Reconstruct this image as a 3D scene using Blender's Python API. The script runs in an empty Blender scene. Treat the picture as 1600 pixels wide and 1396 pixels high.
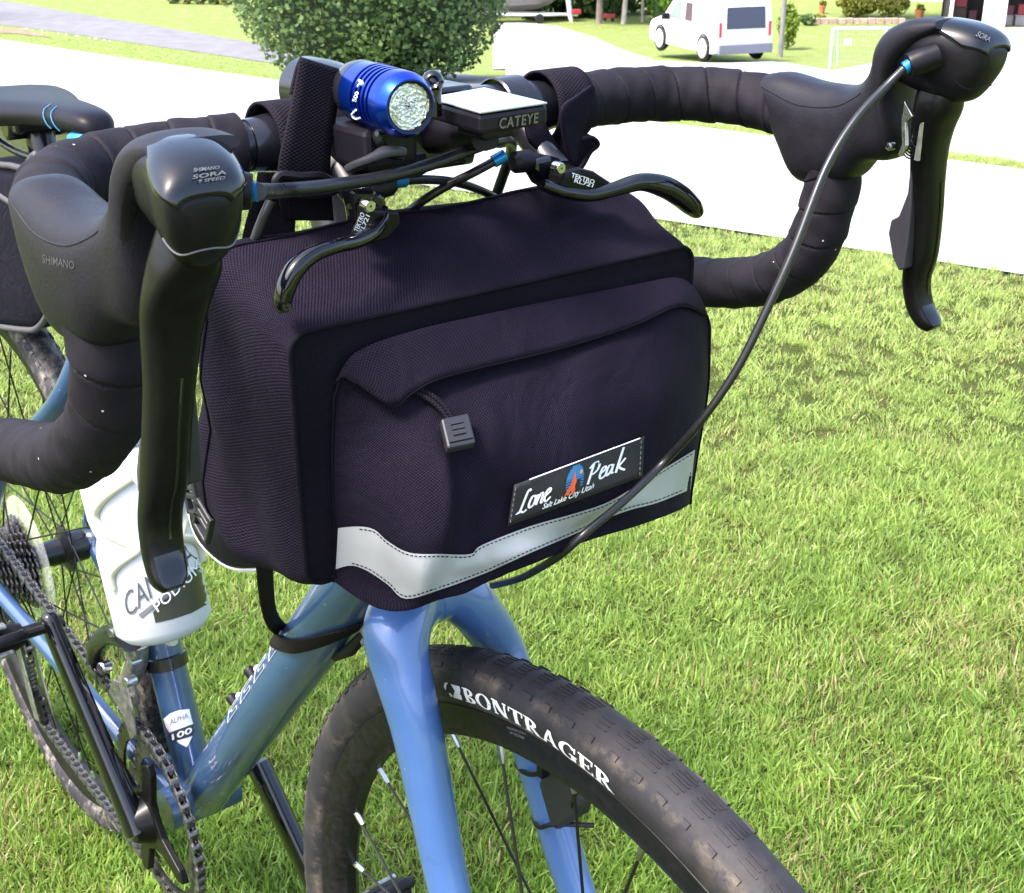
import bpy, bmesh, math, random
import numpy as np
from mathutils import Vector, Matrix
from mathutils.bvhtree import BVHTree

S = bpy.context.scene
COL = S.collection
random.seed(7)
RNG = np.random.default_rng(11)
R = math.radians

# ------------------------------------------------------------------ camera
CAM = np.array([1.4749, -.3932, 1.1022])
YAW, PIT, ROL, FPX = R(142.3946), R(-23.6805), R(-.2105), 2036.665
cd = np.array([math.cos(YAW)*math.cos(PIT), math.sin(YAW)*math.cos(PIT), math.sin(PIT)])
cr = np.array([math.sin(YAW), -math.cos(YAW), 0.])
cu = np.cross(cr, cd)
cr, cu = math.cos(ROL)*cr+math.sin(ROL)*cu, -math.sin(ROL)*cr+math.cos(ROL)*cu
cam_data = bpy.data.cameras.new('camera')
cam = bpy.data.objects.new('camera', cam_data); COL.objects.link(cam)
cam.matrix_world = Matrix(((cr[0], cu[0], -cd[0], CAM[0]), (cr[1], cu[1], -cd[1], CAM[1]), (cr[2], cu[2], -cd[2], CAM[2]), (0, 0, 0, 1)))
cam_data.sensor_fit = 'HORIZONTAL'; cam_data.sensor_width = 36
cam_data.lens = 36*FPX/1600
cam_data.clip_start = .02; cam_data.clip_end = 600
cam_data.dof.use_dof = True; cam_data.dof.focus_distance = .66; cam_data.dof.aperture_fstop = 60
S.camera = cam

# ------------------------------------------------------------------ world and sun
W = bpy.data.worlds.new('World'); S.world = W; W.use_nodes = True
nt = W.node_tree
sky = nt.nodes.new('ShaderNodeTexSky'); sky.sky_type = 'NISHITA'; sky.sun_disc = False
SUN_EL, SUN_AZ = R(58), R(262)
sky.sun_elevation = SUN_EL; sky.sun_rotation = math.pi/2-SUN_AZ
sky.air_density = 1.0; sky.dust_density = 4.0; sky.ozone_density = 1.0
bg = nt.nodes['Background']; bg.inputs[1].default_value = .15
nt.links.new(sky.outputs[0], bg.inputs[0])
sd = bpy.data.lights.new('sun', 'SUN'); sd.energy = 1.5; sd.angle = R(14); sd.color = (1, .95, .90)
so = bpy.data.objects.new('sun', sd); COL.objects.link(so)
so.rotation_euler = Vector((math.cos(SUN_AZ)*math.cos(SUN_EL), math.sin(SUN_AZ)*math.cos(SUN_EL), math.sin(SUN_EL))).to_track_quat('Z', 'Y').to_euler()
so.location = (0, 0, 12)
S.view_settings.view_transform = 'Standard'; S.view_settings.look = 'None'
S.view_settings.exposure = 2.05; S.view_settings.gamma = 1; S.view_settings.use_curve_mapping = False
S.cycles.max_bounces = 6; S.cycles.diffuse_bounces = 3; S.cycles.glossy_bounces = 3
S.cycles.transparent_max_bounces = 8; S.cycles.transmission_bounces = 4
S.cycles.caustics_reflective = False; S.cycles.caustics_refractive = False

# ------------------------------------------------------------------ pixel helpers (photo pixels -> points on real planes)
def ray(px, py): return cd+cr*(px-800)/FPX-cu*(py-698)/FPX
def pl(px, py, ax, v):
    k = ray(px, py); return CAM+k*((v-CAM[ax])/k[ax])
def atx(px, py, v): return pl(px, py, 0, v)
def aty(px, py, v): return pl(px, py, 1, v)
def atz(px, py, v): return pl(px, py, 2, v)
HD = np.array([math.cos(YAW), math.sin(YAW)]); HL = np.array([math.sin(YAW), -math.cos(YAW)])   # ahead / to the right, on the ground
SL = .107
def gz(D):
    D = np.asarray(D, float)
    t = np.clip((D-3.3)/.9, 0, 1)
    near = SL*(.45*t*t)+SL*np.maximum(D-4.2, 0)
    far = np.clip((D-33)/6, 0, 1)
    z = -near
    z = np.where(D > 33, -(SL*(.45+28.8)+SL*6*(far-.5*far*far)), z)
    return z
def ground(D, L, off=0.):
    p = CAM[:2]+HD*D+HL*L
    return np.array([p[0], p[1], float(gz(D))+off])
def tdl(px, py):
    k = ray(px, py); kd = k[:2]@HD; kl = k[:2]@HL
    D = .6
    prev = None
    while D < 160:
        t = D/kd
        h = CAM[2]+k[2]*t-float(gz(D))
        if h <= 0:
            lo, hi = prev, D
            for _ in range(30):
                m = .5*(lo+hi)
                if CAM[2]+k[2]*m/kd-float(gz(m)) > 0: lo = m
                else: hi = m
            return lo, kl*lo/kd
        prev = D; D *= 1.02
    return 160., kl*160/kd
def tp(px, py, off=0.):
    D, L = tdl(px, py); return ground(D, L, off)
def proj(p):
    v = np.asarray(p, float)-CAM; z = v@cd; return np.array([800+FPX*(v@cr)/z, 698-FPX*(v@cu)/z])
def pxm(p): return FPX/((np.asarray(p)-CAM)@cd)

# ------------------------------------------------------------------ object helpers
ORG = {}
def unit(a): a = np.asarray(a, float); return a/max(np.linalg.norm(a), 1e-12)
def tag(o, label=None, cat=None, group=None, kind=None):
    if label: o['label'] = label
    if cat: o['category'] = cat
    if group: o['group'] = group
    if kind: o['kind'] = kind
    return o
def thing(name, loc, label, cat, group=None):
    o = bpy.data.objects.new(name, None); COL.objects.link(o); o.location = loc
    o.empty_display_size = .05
    ORG[o] = np.array(loc, float); return tag(o, label, cat, group)
def cat(P, n=8, closed=False):
    P = np.asarray(P, float); N = len(P); out = []
    for i in range(N if closed else N-1):
        if closed: p0, p1, p2, p3 = P[i-1], P[i], P[(i+1) % N], P[(i+2) % N]
        else: p0, p1, p2, p3 = P[max(i-1, 0)], P[i], P[i+1], P[min(i+2, N-1)]
        for k in range(n):
            t = k/n
            out.append(.5*(2*p1+(p2-p0)*t+(2*p0-5*p1+4*p2-p3)*t*t+(3*p1-p0-3*p2+p3)*t**3))
    if not closed: out.append(P[-1])
    return np.array(out)
def frames(P, up=None, closed=False):
    P = np.asarray(P, float)
    T = np.gradient(P, axis=0) if not closed else np.roll(P, -1, 0)-np.roll(P, 1, 0)
    T /= np.linalg.norm(T, axis=1)[:, None]+1e-12
    A = np.zeros_like(P); a = np.array(up if up is not None else (0, 0, 1.), float)
    if abs(unit(a)@T[0]) > .95 and up is None: a = np.array([0, 1., 0])
    for i in range(len(P)):
        v = np.array(up, float) if up is not None else a
        v = v-T[i]*(v@T[i])
        if np.linalg.norm(v) < 1e-6: v = a-T[i]*(a@T[i])
        a = unit(v); A[i] = a
    return T, A, np.cross(T, A)

class MB:
    def __init__(s): s.v = []; s.f = []; s.m = []; s.uv = []; s.n = 0
    def add(s, V, F, mat=0, uv=None):
        V = np.asarray(V, float).reshape(-1, 3)
        s.v.append(V)
        s.uv.append(np.asarray(uv, float).reshape(-1, 2) if uv is not None else np.zeros((len(V), 2)))
        o = s.n
        for f in F: s.f.append([o+i for i in f])
        s.m += [mat]*len(F); s.n += len(V); return o
    def grid(s, P, cu_=False, cv_=False, mat=0, uv=None):
        P = np.asarray(P, float); n, m = P.shape[:2]; F = []
        for i in range(n if cu_ else n-1):
            for j in range(m if cv_ else m-1):
                F.append((i*m+j, ((i+1) % n)*m+j, ((i+1) % n)*m+(j+1) % m, i*m+(j+1) % m))
        if uv is None:
            du = np.r_[0, np.cumsum(np.linalg.norm(np.diff(P, axis=0), axis=2).mean(1))]
            dv = np.r_[0, np.cumsum(np.linalg.norm(np.diff(P, axis=1), axis=2).mean(0))]
            uv = np.stack(np.meshgrid(du, dv, indexing='ij'), -1)
        return s.add(P.reshape(-1, 3), F, mat, np.asarray(uv).reshape(-1, 2))
    def tube(s, P, r, n=14, caps=True, closed=False, up=None, r2=None, mat=0, p=1., twist=0):
        P = np.asarray(P, float); N = len(P)
        r = np.broadcast_to(np.asarray(r, float), (N,)); r2 = r if r2 is None else np.broadcast_to(np.asarray(r2, float), (N,))
        T, A, B = frames(P, up, closed)
        th = np.arange(n)*2*np.pi/n
        c, sn = np.cos(th), np.sin(th)
        c = np.sign(c)*np.abs(c)**p; sn = np.sign(sn)*np.abs(sn)**p
        G = P[:, None]+A[:, None]*(r[:, None]*c)[..., None]+B[:, None]*(r2[:, None]*sn)[..., None]
        L = np.r_[0, np.cumsum(np.linalg.norm(np.diff(P, axis=0), axis=1))]
        uv = np.stack(np.meshgrid(L, th*float(r.mean()), indexing='ij'), -1)
        o = s.grid(G, closed, True, mat, uv)
        if caps and not closed:
            s.f.append([o+i for i in range(n)]); s.f.append([o+(N-1)*n+i for i in range(n-1, -1, -1)]); s.m += [mat, mat]
        return G
    def cyl(s, a, b, r, n=16, mat=0, r2=None): return s.tube([a, b], [r, r if r2 is None else r2], n, mat=mat)
    def lathe(s, prof, o, ax, n=32, mat=0, closed=False, up=None):
        o = np.asarray(o, float); ax = unit(ax); a = unit(np.cross(ax, up if up is not None else ((0, 0, 1) if abs(ax[2]) < .9 else (1, 0, 0)))); b = np.cross(ax, a)
        th = np.arange(n)*2*np.pi/n
        prof = np.asarray(prof, float)
        G = np.array([[o+ax*h+(a*math.cos(t)+b*math.sin(t))*r for t in th] for r, h in prof])
        return s.grid(G, closed, True, mat)
    def box(s, c, sz, ax=None, mat=0):
        c = np.asarray(c, float); h = np.asarray(sz, float)/2
        ax = np.eye(3) if ax is None else np.asarray(ax, float)
        V = [c+ax[0]*h[0]*i+ax[1]*h[1]*j+ax[2]*h[2]*k for i in (-1, 1) for j in (-1, 1) for k in (-1, 1)]
        return s.add(V, [(0, 1, 3, 2), (4, 6, 7, 5), (0, 4, 5, 1), (2, 3, 7, 6), (0, 2, 6, 4), (1, 5, 7, 3)], mat)
    def prism(s, pts, d, mat=0):
        P = np.asarray(pts, float); d = np.asarray(d, float); n = len(P)
        F = [list(range(n-1, -1, -1)), list(range(n, 2*n))]+[(i, (i+1) % n, n+(i+1) % n, n+i) for i in range(n)]
        return s.add(np.r_[P, P+d], F, mat)
    def sphere(s, c, r, n=14, mat=0, sc=(1, 1, 1)):
        th = np.linspace(.001, np.pi-.001, n//2+1); ph = np.arange(n)*2*np.pi/n
        G = np.array([[np.asarray(c)+r*np.array([math.sin(a)*math.cos(b)*sc[0], math.sin(a)*math.sin(b)*sc[1], math.cos(a)*sc[2]]) for b in ph] for a in th])
        return s.grid(G, False, True, mat)
    def build(s, name, mats, parent=None, smooth=True, sharp=38, bevel=0, sub=0, solid=0, org=None):
        me = bpy.data.meshes.new(name)
        V = np.concatenate(s.v) if s.v else np.zeros((0, 3))
        o0 = ORG[parent] if parent is not None else (np.zeros(3) if org is None else np.asarray(org, float))
        me.from_pydata([tuple(x) for x in V-o0], [], s.f)
        if not isinstance(mats, (list, tuple)): mats = [mats]
        for m_ in mats: me.materials.append(m_)
        me.polygons.foreach_set('material_index', s.m)
        UV = np.concatenate(s.uv); lay = me.uv_layers.new(name='UVMap')
        li = np.zeros(len(me.loops), int); me.loops.foreach_get('vertex_index', li)
        lay.data.foreach_set('uv', UV[li].astype(np.float32).ravel())
        bm = bmesh.new(); bm.from_mesh(me); bmesh.ops.recalc_face_normals(bm, faces=bm.faces); bm.to_mesh(me); bm.free()
        if smooth:
            me.polygons.foreach_set('use_smooth', [True]*len(me.polygons))
            me.set_sharp_from_angle(angle=R(sharp))
        me.update()
        o = bpy.data.objects.new(name, me); COL.objects.link(o)
        if parent is not None: o.parent = parent
        elif org is not None: o.location = org
        ORG[o] = np.asarray(o0, float)
        if solid: q = o.modifiers.new('solid', 'SOLIDIFY'); q.thickness = solid; q.offset = 1
        if bevel:
            q = o.modifiers.new('bevel', 'BEVEL'); q.width = bevel; q.segments = 2; q.limit_method = 'ANGLE'; q.angle_limit = R(35)
        if sub: q = o.modifiers.new('sub', 'SUBSURF'); q.levels = q.render_levels = sub
        return o
    def bvh(s):
        V = np.concatenate(s.v); return BVHTree.FromPolygons([Vector(x) for x in V], s.f)
def drape(bvh, px, py, off=.001, back=None):
    k = unit(ray(px, py)); h = bvh.ray_cast(Vector(CAM), Vector(k))
    if h[0] is None: return None
    return np.array(h[0])-k*off
def share(o, name, parent, M=None):
    c = o.copy(); c.name = name; COL.objects.link(c); c.parent = parent
    if M is not None: c.matrix_local = M
    ORG[c] = ORG[o]; return c
_tc = {}
def text2d(s, shear=0, bold=0.0, space=1.0):
    """flat triangles of a line of lettering, height of a capital = 1"""
    key = (s, shear, bold, space)
    if key not in _tc:
        cv = bpy.data.curves.new('t', 'FONT'); cv.body = s; cv.shear = shear; cv.offset = bold; cv.space_character = space; cv.resolution_u = 3
        ob = bpy.data.objects.new('t', cv); COL.objects.link(ob)
        bpy.context.view_layer.update()
        me = bpy.data.meshes.new_from_object(ob.evaluated_get(bpy.context.evaluated_depsgraph_get()))
        V = np.array([v.co[:2] for v in me.vertices]); F = [list(p.vertices) for p in me.polygons]
        bpy.data.objects.remove(ob); bpy.data.curves.remove(cv); bpy.data.meshes.remove(me)
        _tc[key] = (V/.69, F)
    V, F = _tc[key]; return V.copy(), F
def lettering(s, fn, name, mat, parent, h, **kw):
    """fn maps (u, v) metres or pixels along/above the baseline to a 3-D point or None"""
    V, F = text2d(s, **kw); V = V*h
    P = [fn(*x) for x in V]
    if any(p is None for p in P):
        F = [f for f in F if all(P[i] is not None for i in f)]; P = [p if p is not None else np.zeros(3) for p in P]
    mb = MB(); mb.add(P, F); return mb.build(name, mat, parent, smooth=False)
def quadmap(q):
    """(u,v) in 0..1 inside a pixel quad given as bottom-left, bottom-right, top-right, top-left"""
    q = np.asarray(q, float)
    return lambda u, v: (q[0]*(1-u)+q[1]*u)*(1-v)+(q[3]*(1-u)+q[2]*u)*v

# ------------------------------------------------------------------ materials
def mat(name, col, rough=.5, metal=0, var=.0, vscale=40, bump=0, bscale=200, bdist=.001, coat=0, spec=.5, trans=0, alpha=1, col2=None, sheen=0, rvar=0, aniso=0):
    m = bpy.data.materials.new(name); m.use_nodes = True; t = m.node_tree; b = t.nodes['Principled BSDF']
    b.inputs['Roughness'].default_value = rough; b.inputs['Metallic'].default_value = metal
    b.inputs['Coat Weight'].default_value = coat; b.inputs['Coat Roughness'].default_value = .06
    b.inputs['Specular IOR Level'].default_value = spec; b.inputs['Transmission Weight'].default_value = trans
    b.inputs['Alpha'].default_value = alpha; b.inputs['Sheen Weight'].default_value = sheen
    c = (*col, 1)
    tc = t.nodes.new('ShaderNodeTexCoord')
    if var or rvar:
        n = t.nodes.new('ShaderNodeTexNoise'); n.inputs['Scale'].default_value = vscale; n.inputs['Detail'].default_value = 5
        t.links.new(tc.outputs['Object'], n.inputs['Vector'])
        r = t.nodes.new('ShaderNodeMapRange'); r.inputs[1].default_value = .3; r.inputs[2].default_value = .7
        t.links.new(n.outputs[0], r.inputs[0])
        mx = t.nodes.new('ShaderNodeMix'); mx.data_type = 'RGBA'
        c2 = col2 if col2 else tuple(min(1, x*(1+var)) for x in col)
        c1 = col if col2 else tuple(x*(1-var) for x in col)
        mx.inputs[6].default_value = (*c1, 1); mx.inputs[7].default_value = (*c2, 1)
        t.links.new(r.outputs[0], mx.inputs[0]); t.links.new(mx.outputs[2], b.inputs['Base Color'])
        if rvar:
            q = t.nodes.new('ShaderNodeMapRange'); q.inputs[3].default_value = rough-rvar; q.inputs[4].default_value = rough+rvar
            t.links.new(r.outputs[0], q.inputs[0]); t.links.new(q.outputs[0], b.inputs['Roughness'])
    else: b.inputs['Base Color'].default_value = c
    if bump:
        n = t.nodes.new('ShaderNodeTexNoise'); n.inputs['Scale'].default_value = bscale; n.inputs['Detail'].default_value = 4
        t.links.new(tc.outputs['Object'], n.inputs['Vector'])
        bp = t.nodes.new('ShaderNodeBump'); bp.inputs['Strength'].default_value = bump; bp.inputs['Distance'].default_value = bdist
        t.links.new(n.outputs[0], bp.inputs['Height']); t.links.new(bp.outputs[0], b.inputs['Normal'])
    return m
def N(t, typ, **kw):
    n = t.nodes.new(typ)
    for k, v in kw.items(): setattr(n, k, v)
    return n
def mth(t, op, a, b=None):
    n = t.nodes.new('ShaderNodeMath'); n.operation = op
    for i, x in enumerate((a, b)):
        if x is None: continue
        if isinstance(x, (int, float)): n.inputs[i].default_value = x
        else: t.links.new(x, n.inputs[i])
    return n.outputs[0]
def weave(name, dark, light, pu, pv, rough=.8, rib=False, bump=.6, dist=.0004, herring=False, wrinkle=0):
    """woven cloth: thread pattern from the UV map, which is in metres"""
    m = bpy.data.materials.new(name); m.use_nodes = True; t = m.node_tree; b = t.nodes['Principled BSDF']
    uv = N(t, 'ShaderNodeTexCoord'); sp = N(t, 'ShaderNodeSeparateXYZ'); t.links.new(uv.outputs['UV'], sp.inputs[0])
    nz = N(t, 'ShaderNodeTexNoise'); nz.inputs['Scale'].default_value = 260; nz.inputs['Detail'].default_value = 2
    t.links.new(uv.outputs['UV'], nz.inputs['Vector'])
    jit = mth(t, 'MULTIPLY', mth(t, 'SUBTRACT', nz.outputs[0], .5), 1.6)
    u, v = sp.outputs[0], sp.outputs[1]
    if herring:
        band = mth(t, 'PINGPONG', v, .0045)
        su = mth(t, 'SINE', mth(t, 'ADD', mth(t, 'MULTIPLY', mth(t, 'ADD', u, mth(t, 'MULTIPLY', band, 1.0)), 2*math.pi/pu), jit))
        h = mth(t, 'ADD', mth(t, 'MULTIPLY', su, .5), .5)
    else:
        su = mth(t, 'SINE', mth(t, 'ADD', mth(t, 'MULTIPLY', u, 2*math.pi/pu), jit))
        sv = mth(t, 'SINE', mth(t, 'ADD', mth(t, 'MULTIPLY', v, 2*math.pi/pv), jit))
        h = mth(t, 'ADD', mth(t, 'MULTIPLY', su if rib else mth(t, 'MULTIPLY', su, sv), .5), .5)
    n2 = N(t, 'ShaderNodeTexNoise'); n2.inputs['Scale'].default_value = 22; n2.inputs['Detail'].default_value = 5
    t.links.new(uv.outputs['UV'], n2.inputs['Vector'])
    fac = mth(t, 'MULTIPLY', mth(t, 'POWER', h, 1.5), mth(t, 'ADD', mth(t, 'MULTIPLY', n2.outputs[0], 1.3), .25))
    mx = N(t, 'ShaderNodeMix', data_type='RGBA'); mx.inputs[6].default_value = (*dark, 1); mx.inputs[7].default_value = (*light, 1)
    t.links.new(fac, mx.inputs[0]); t.links.new(mx.outputs[2], b.inputs['Base Color'])
    b.inputs['Roughness'].default_value = rough; b.inputs['Specular IOR Level'].default_value = .10
    hh = h
    bp = N(t, 'ShaderNodeBump'); bp.inputs['Strength'].default_value = bump; bp.inputs['Distance'].default_value = dist
    t.links.new(hh, bp.inputs['Height'])
    if wrinkle:
        n3 = N(t, 'ShaderNodeTexNoise'); n3.inputs['Scale'].default_value = 26; n3.inputs['Detail'].default_value = 3; n3.inputs['Distortion'].default_value = .6
        t.links.new(uv.outputs['UV'], n3.inputs['Vector'])
        b2 = N(t, 'ShaderNodeBump'); b2.inputs['Strength'].default_value = wrinkle; b2.inputs['Distance'].default_value = .006
        t.links.new(n3.outputs[0], b2.inputs['Height']); t.links.new(b2.outputs[0], bp.inputs['Normal'])
    t.links.new(bp.outputs[0], b.inputs['Normal']); return m

def speckled(name, col, fleck, scale, size, rough=.7, bump=.25, bscale=500):
    m = mat(name, col, rough, var=.25, vscale=60, bump=bump, bscale=bscale, bdist=.0006)
    t = m.node_tree; b = t.nodes['Principled BSDF']
    tc = N(t, 'ShaderNodeTexCoord'); vo = N(t, 'ShaderNodeTexVoronoi'); vo.inputs['Scale'].default_value = scale
    t.links.new(tc.outputs['Object'], vo.inputs['Vector'])
    src = b.inputs['Base Color'].links[0].from_socket
    f = mth(t, 'LESS_THAN', vo.outputs['Distance'], size)
    wn = N(t, 'ShaderNodeSeparateColor'); t.links.new(vo.outputs['Color'], wn.inputs[0])
    f = mth(t, 'MULTIPLY', f, mth(t, 'GREATER_THAN', wn.outputs[0], .55))
    mx = N(t, 'ShaderNodeMix', data_type='RGBA'); mx.inputs[7].default_value = (*fleck, 1)
    t.links.new(src, mx.inputs[6]); t.links.new(f, mx.inputs[0]); t.links.new(mx.outputs[2], b.inputs['Base Color'])
    return m
K = {}
K['tape'] = speckled('cork_bar_tape', (.012, .0100, .0145), (.6, .56, .5), 95, .055, .72)
K['tape'].node_tree.nodes['Principled BSDF'].inputs['Specular IOR Level'].default_value = .16
K['hood'] = mat('hood_rubber', (.0098, .0084, .0128), .46, var=.12, vscale=90, bump=.35, bscale=700, bdist=.0004, spec=.26, rvar=.08)
K['shell'] = mat('lever_shell_plastic', (.0062, .0052, .0082), .40, var=.25, vscale=60, bump=.15, bscale=1500, bdist=.0002, spec=.24, rvar=.07)
K['gloss'] = mat('gloss_black_plastic', (.003, .003, .005), .07, coat=.25, rvar=.03, vscale=30)
K['plate'] = mat('mirror_black_plate', (.004, .004, .006), 0.05, coat=.25, spec=.5, rvar=.02, vscale=30)
K['blade'] = mat('satin_black_lever', (.005, .005, .005), .3, var=.2, vscale=300, bump=.05, bscale=2500, bdist=.0002, coat=.06, spec=.16)
K['black'] = mat('black_plastic', (.0065, .0052, .0090), .45, var=.15, vscale=80, bump=.08, bscale=900, bdist=.0003, spec=.25)
K['blackmetal'] = mat('black_anodised_metal', (.010, .010, .013), .26, var=.2, vscale=50, rvar=.08, coat=.15)
K['bar'] = mat('black_bar_metal', (.012, .012, .017), .22, coat=.2, rvar=.06, vscale=60)
K['cable'] = mat('cable_housing', (.010, .010, .012), .33, rvar=.08, vscale=120)
K['bluef'] = mat('blue_ferrule', (.02, .22, .55), .3, metal=.6, rvar=.05)
K['silver'] = mat('brushed_steel', (.55, .55, .56), .28, metal=1, var=.12, vscale=90, rvar=.1)
K['chain'] = mat('oily_chain_steel', (.22, .21, .21), .34, metal=.9, var=.5, vscale=200, rvar=.12)
K['white'] = mat('white_print', (.8, .8, .82), .5)
K['grey'] = mat('grey_print', (.16, .16, .17), .5)
K['blue_anod'] = mat('blue_anodised', (.004, .045, .42), .22, metal=.85, rvar=.06, vscale=40, coat=.2)
K['spoke'] = mat('black_spoke', (.012, .012, .012), .3, metal=.3, rvar=.05)
K['rim'] = mat('black_rim', (.008, .007, .009), .42, spec=.25, var=.5, vscale=150, rvar=.1, bump=.04, bscale=900)
K['reflect'] = mat('silver_reflective_tape', (.42, .42, .45), .42, metal=.25, var=.12, vscale=30, rvar=.08, bump=.12, bscale=60, bdist=.001)
K['bag'] = weave('black_nylon_cloth', (.0012, .0008, .0027), (.0195, .0132, .0320), .0017, .0017, .78, wrinkle=.65)
K['bag2'] = weave('herringbone_cloth', (.0022, .0016, .0038), (.0135, .0098, .0200), .0016, .0016, .8, herring=True)
K['side'] = weave('ribbed_nylon_cloth', (.0013, .0009, .0028), (.0250, .0178, .0385), .0036, .0016, .78, wrinkle=.5)
K['web'] = weave('webbing', (.0016, .0012, .0028), (.0260, .0205, .0330), .0018, .0030, .8, bump=.7, dist=.0004)
K['piping'] = mat('black_piping', (.0040, .0030, .0065), .8, spec=.12, var=.3, vscale=300, bump=.2, bscale=1500, bdist=.0003)
def paint(name, col, flake=.25):
    m = mat(name, col, .32, metal=flake, var=.10, vscale=25, coat=1.0, rvar=.05)
    t = m.node_tree; b = t.nodes['Principled BSDF']; src = b.inputs['Base Color'].links[0].from_socket
    tc = N(t, 'ShaderNodeTexCoord'); vo = N(t, 'ShaderNodeTexVoronoi'); vo.inputs['Scale'].default_value = 130
    t.links.new(tc.outputs['Object'], vo.inputs['Vector'])
    sc = N(t, 'ShaderNodeSeparateColor'); t.links.new(vo.outputs['Color'], sc.inputs[0])
    f = mth(t, 'MULTIPLY', mth(t, 'MULTIPLY', mth(t, 'LESS_THAN', vo.outputs['Distance'], .1), mth(t, 'GREATER_THAN', sc.outputs[0], .82)), .7)
    mx = N(t, 'ShaderNodeMix', data_type='RGBA'); mx.inputs[7].default_value = (.35, .36, .38, 1)      # dried dust specks
    t.links.new(src, mx.inputs[6]); t.links.new(f, mx.inputs[0]); t.links.new(mx.outputs[2], b.inputs['Base Color']); return m
K['frame'] = paint('slate_blue_frame_paint', (.036, .082, .190))
K['fork'] = paint('light_blue_fork_paint', (.076, .166, .425), .15)
K['bottle'] = mat('milky_bottle', (.60, .60, .64), .42, var=.04, vscale=20)
K['olive'] = mat('olive_black_print', (.022, .024, .014), .35)
K['cage'] = mat('cream_cage_plastic', (.55, .53, .40), .4, var=.06)
K['clear'] = mat('clear_plastic_disc', (.75, .77, .72), .25, alpha=.22, var=.1, vscale=60)
K['dullsilver'] = mat('dull_aluminium', (.36, .35, .34), .35, metal=.85, var=.3, vscale=160, rvar=.1)
# ================================================================== THE SETTING
def lawn_material(name, c1, c2, c3, sc):
    m = bpy.data.materials.new(name); m.use_nodes = True; t = m.node_tree; b = t.nodes['Principled BSDF']
    g = N(t, 'ShaderNodeNewGeometry')
    n1 = N(t, 'ShaderNodeTexNoise'); n1.inputs['Scale'].default_value = sc; n1.inputs['Detail'].default_value = 8
    n2 = N(t, 'ShaderNodeTexNoise'); n2.inputs['Scale'].default_value = sc*.09; n2.inputs['Detail'].default_value = 3
    for n in (n1, n2): t.links.new(g.outputs['Position'], n.inputs['Vector'])
    cr1 = N(t, 'ShaderNodeValToRGB'); e = cr1.color_ramp.elements
    e[0].position = .3; e[0].color = (*c1, 1); e[1].position = .68; e[1].color = (*c2, 1)
    t.links.new(n1.outputs[0], cr1.inputs[0])
    mx = N(t, 'ShaderNodeMix', data_type='RGBA'); mx.inputs[7].default_value = (*c3, 1)
    r = N(t, 'ShaderNodeMapRange'); r.inputs[1].default_value = .52; r.inputs[2].default_value = .72; r.inputs[4].default_value = .7
    t.links.new(n2.outputs[0], r.inputs[0]); t.links.new(r.outputs[0], mx.inputs[0]); t.links.new(cr1.outputs[0], mx.inputs[6])
    t.links.new(mx.outputs[2], b.inputs['Base Color']); b.inputs['Roughness'].default_value = .9; b.inputs['Specular IOR Level'].default_value = .1
    bp = N(t, 'ShaderNodeBump'); bp.inputs['Strength'].default_value = .8; bp.inputs['Distance'].default_value = .03
    t.links.new(n1.outputs[0], bp.inputs['Height']); t.links.new(bp.outputs[0], b.inputs['Normal']); return m
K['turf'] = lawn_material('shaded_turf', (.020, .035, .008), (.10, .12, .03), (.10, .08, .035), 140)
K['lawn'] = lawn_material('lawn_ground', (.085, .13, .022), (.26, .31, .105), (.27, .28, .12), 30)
def sheet(name, rows, mt, off, n=40):
    """a ground sheet between polylines given as (ahead, right) plan coordinates"""
    rows = [np.array([np.interp(np.linspace(0, 1, n), np.linspace(0, 1, len(r)), np.asarray(r)[:, k]) for k in (0, 1)]).T for r in rows]
    G = []
    for a, b in zip(rows[:-1], rows[1:]):
        for k in range(14): G.append(a+(b-a)*k/14)
    G.append(rows[-1]); G = np.array(G)
    P = np.array([[ground(d, l, off) for d, l in row] for row in G])
    mb = MB(); mb.grid(P); o = mb.build(name, mt); return tag(o, kind='structure')
Ds = np.r_[-8:3:2.2, np.arange(3.2, 4.6, .1), np.arange(5, 32, 1.5), np.arange(32.5, 41, .5), np.arange(42, 175, 6)]
Ls = np.r_[-95:-12:6, np.arange(-12, 12.1, 1.), np.arange(18, 96, 6)]
mb = MB(); mb.grid(np.array([[ground(d, l) for l in Ls] for d in Ds]))
tag(mb.build('ground', K['lawn']), kind='structure')
def pxs(L): return [tdl(*q) for q in L]
K['concrete'] = mat('pale_concrete', (.36, .35, .345), .85, var=.16, vscale=1.3, bump=.2, bscale=60, bdist=.003)
K['asphalt'] = mat('worn_asphalt', (.155, .150, .160), .85, var=.16, vscale=2.2, bump=.3, bscale=80, bdist=.004)
L1 = [(-150, 172), (0, 195), (640, 290), (1080, 355), (1600, 435), (1800, 466)]
L2 = [(-150, 43), (0, 62), (400, 122), (1090, 200), (1600, 268), (1800, 295)]
L3 = [(-150, 20), (0, 40), (60, 46), (180, 64), (400, 95), (700, 143), (790, 158), (1090, 193), (1600, 260), (1800, 287)]
def onx(L, xs): return [(x, float(np.interp(x, [q[0] for q in L], [q[1] for q in L]))) for x in xs]
XS = list(np.linspace(-150, 1800, 30))
sheet('pavement', [pxs(onx(L1, XS)), pxs(onx(L2, XS))], K['concrete'], .012)
XA = list(np.linspace(-150, 800, 16))
sheet('street', [pxs(onx(L3, XA)), pxs(onx([(-150, -20), (0, 1), (380, 65), (800, 128)], XA))], K['asphalt'], .012)
XB = [790, 840, 900, 960, 1000, 1030, 1070, 1120, 1170, 1215, 1260, 1300, 1350, 1400, 1450, 1500, 1550, 1600, 1700, 1800]
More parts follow.
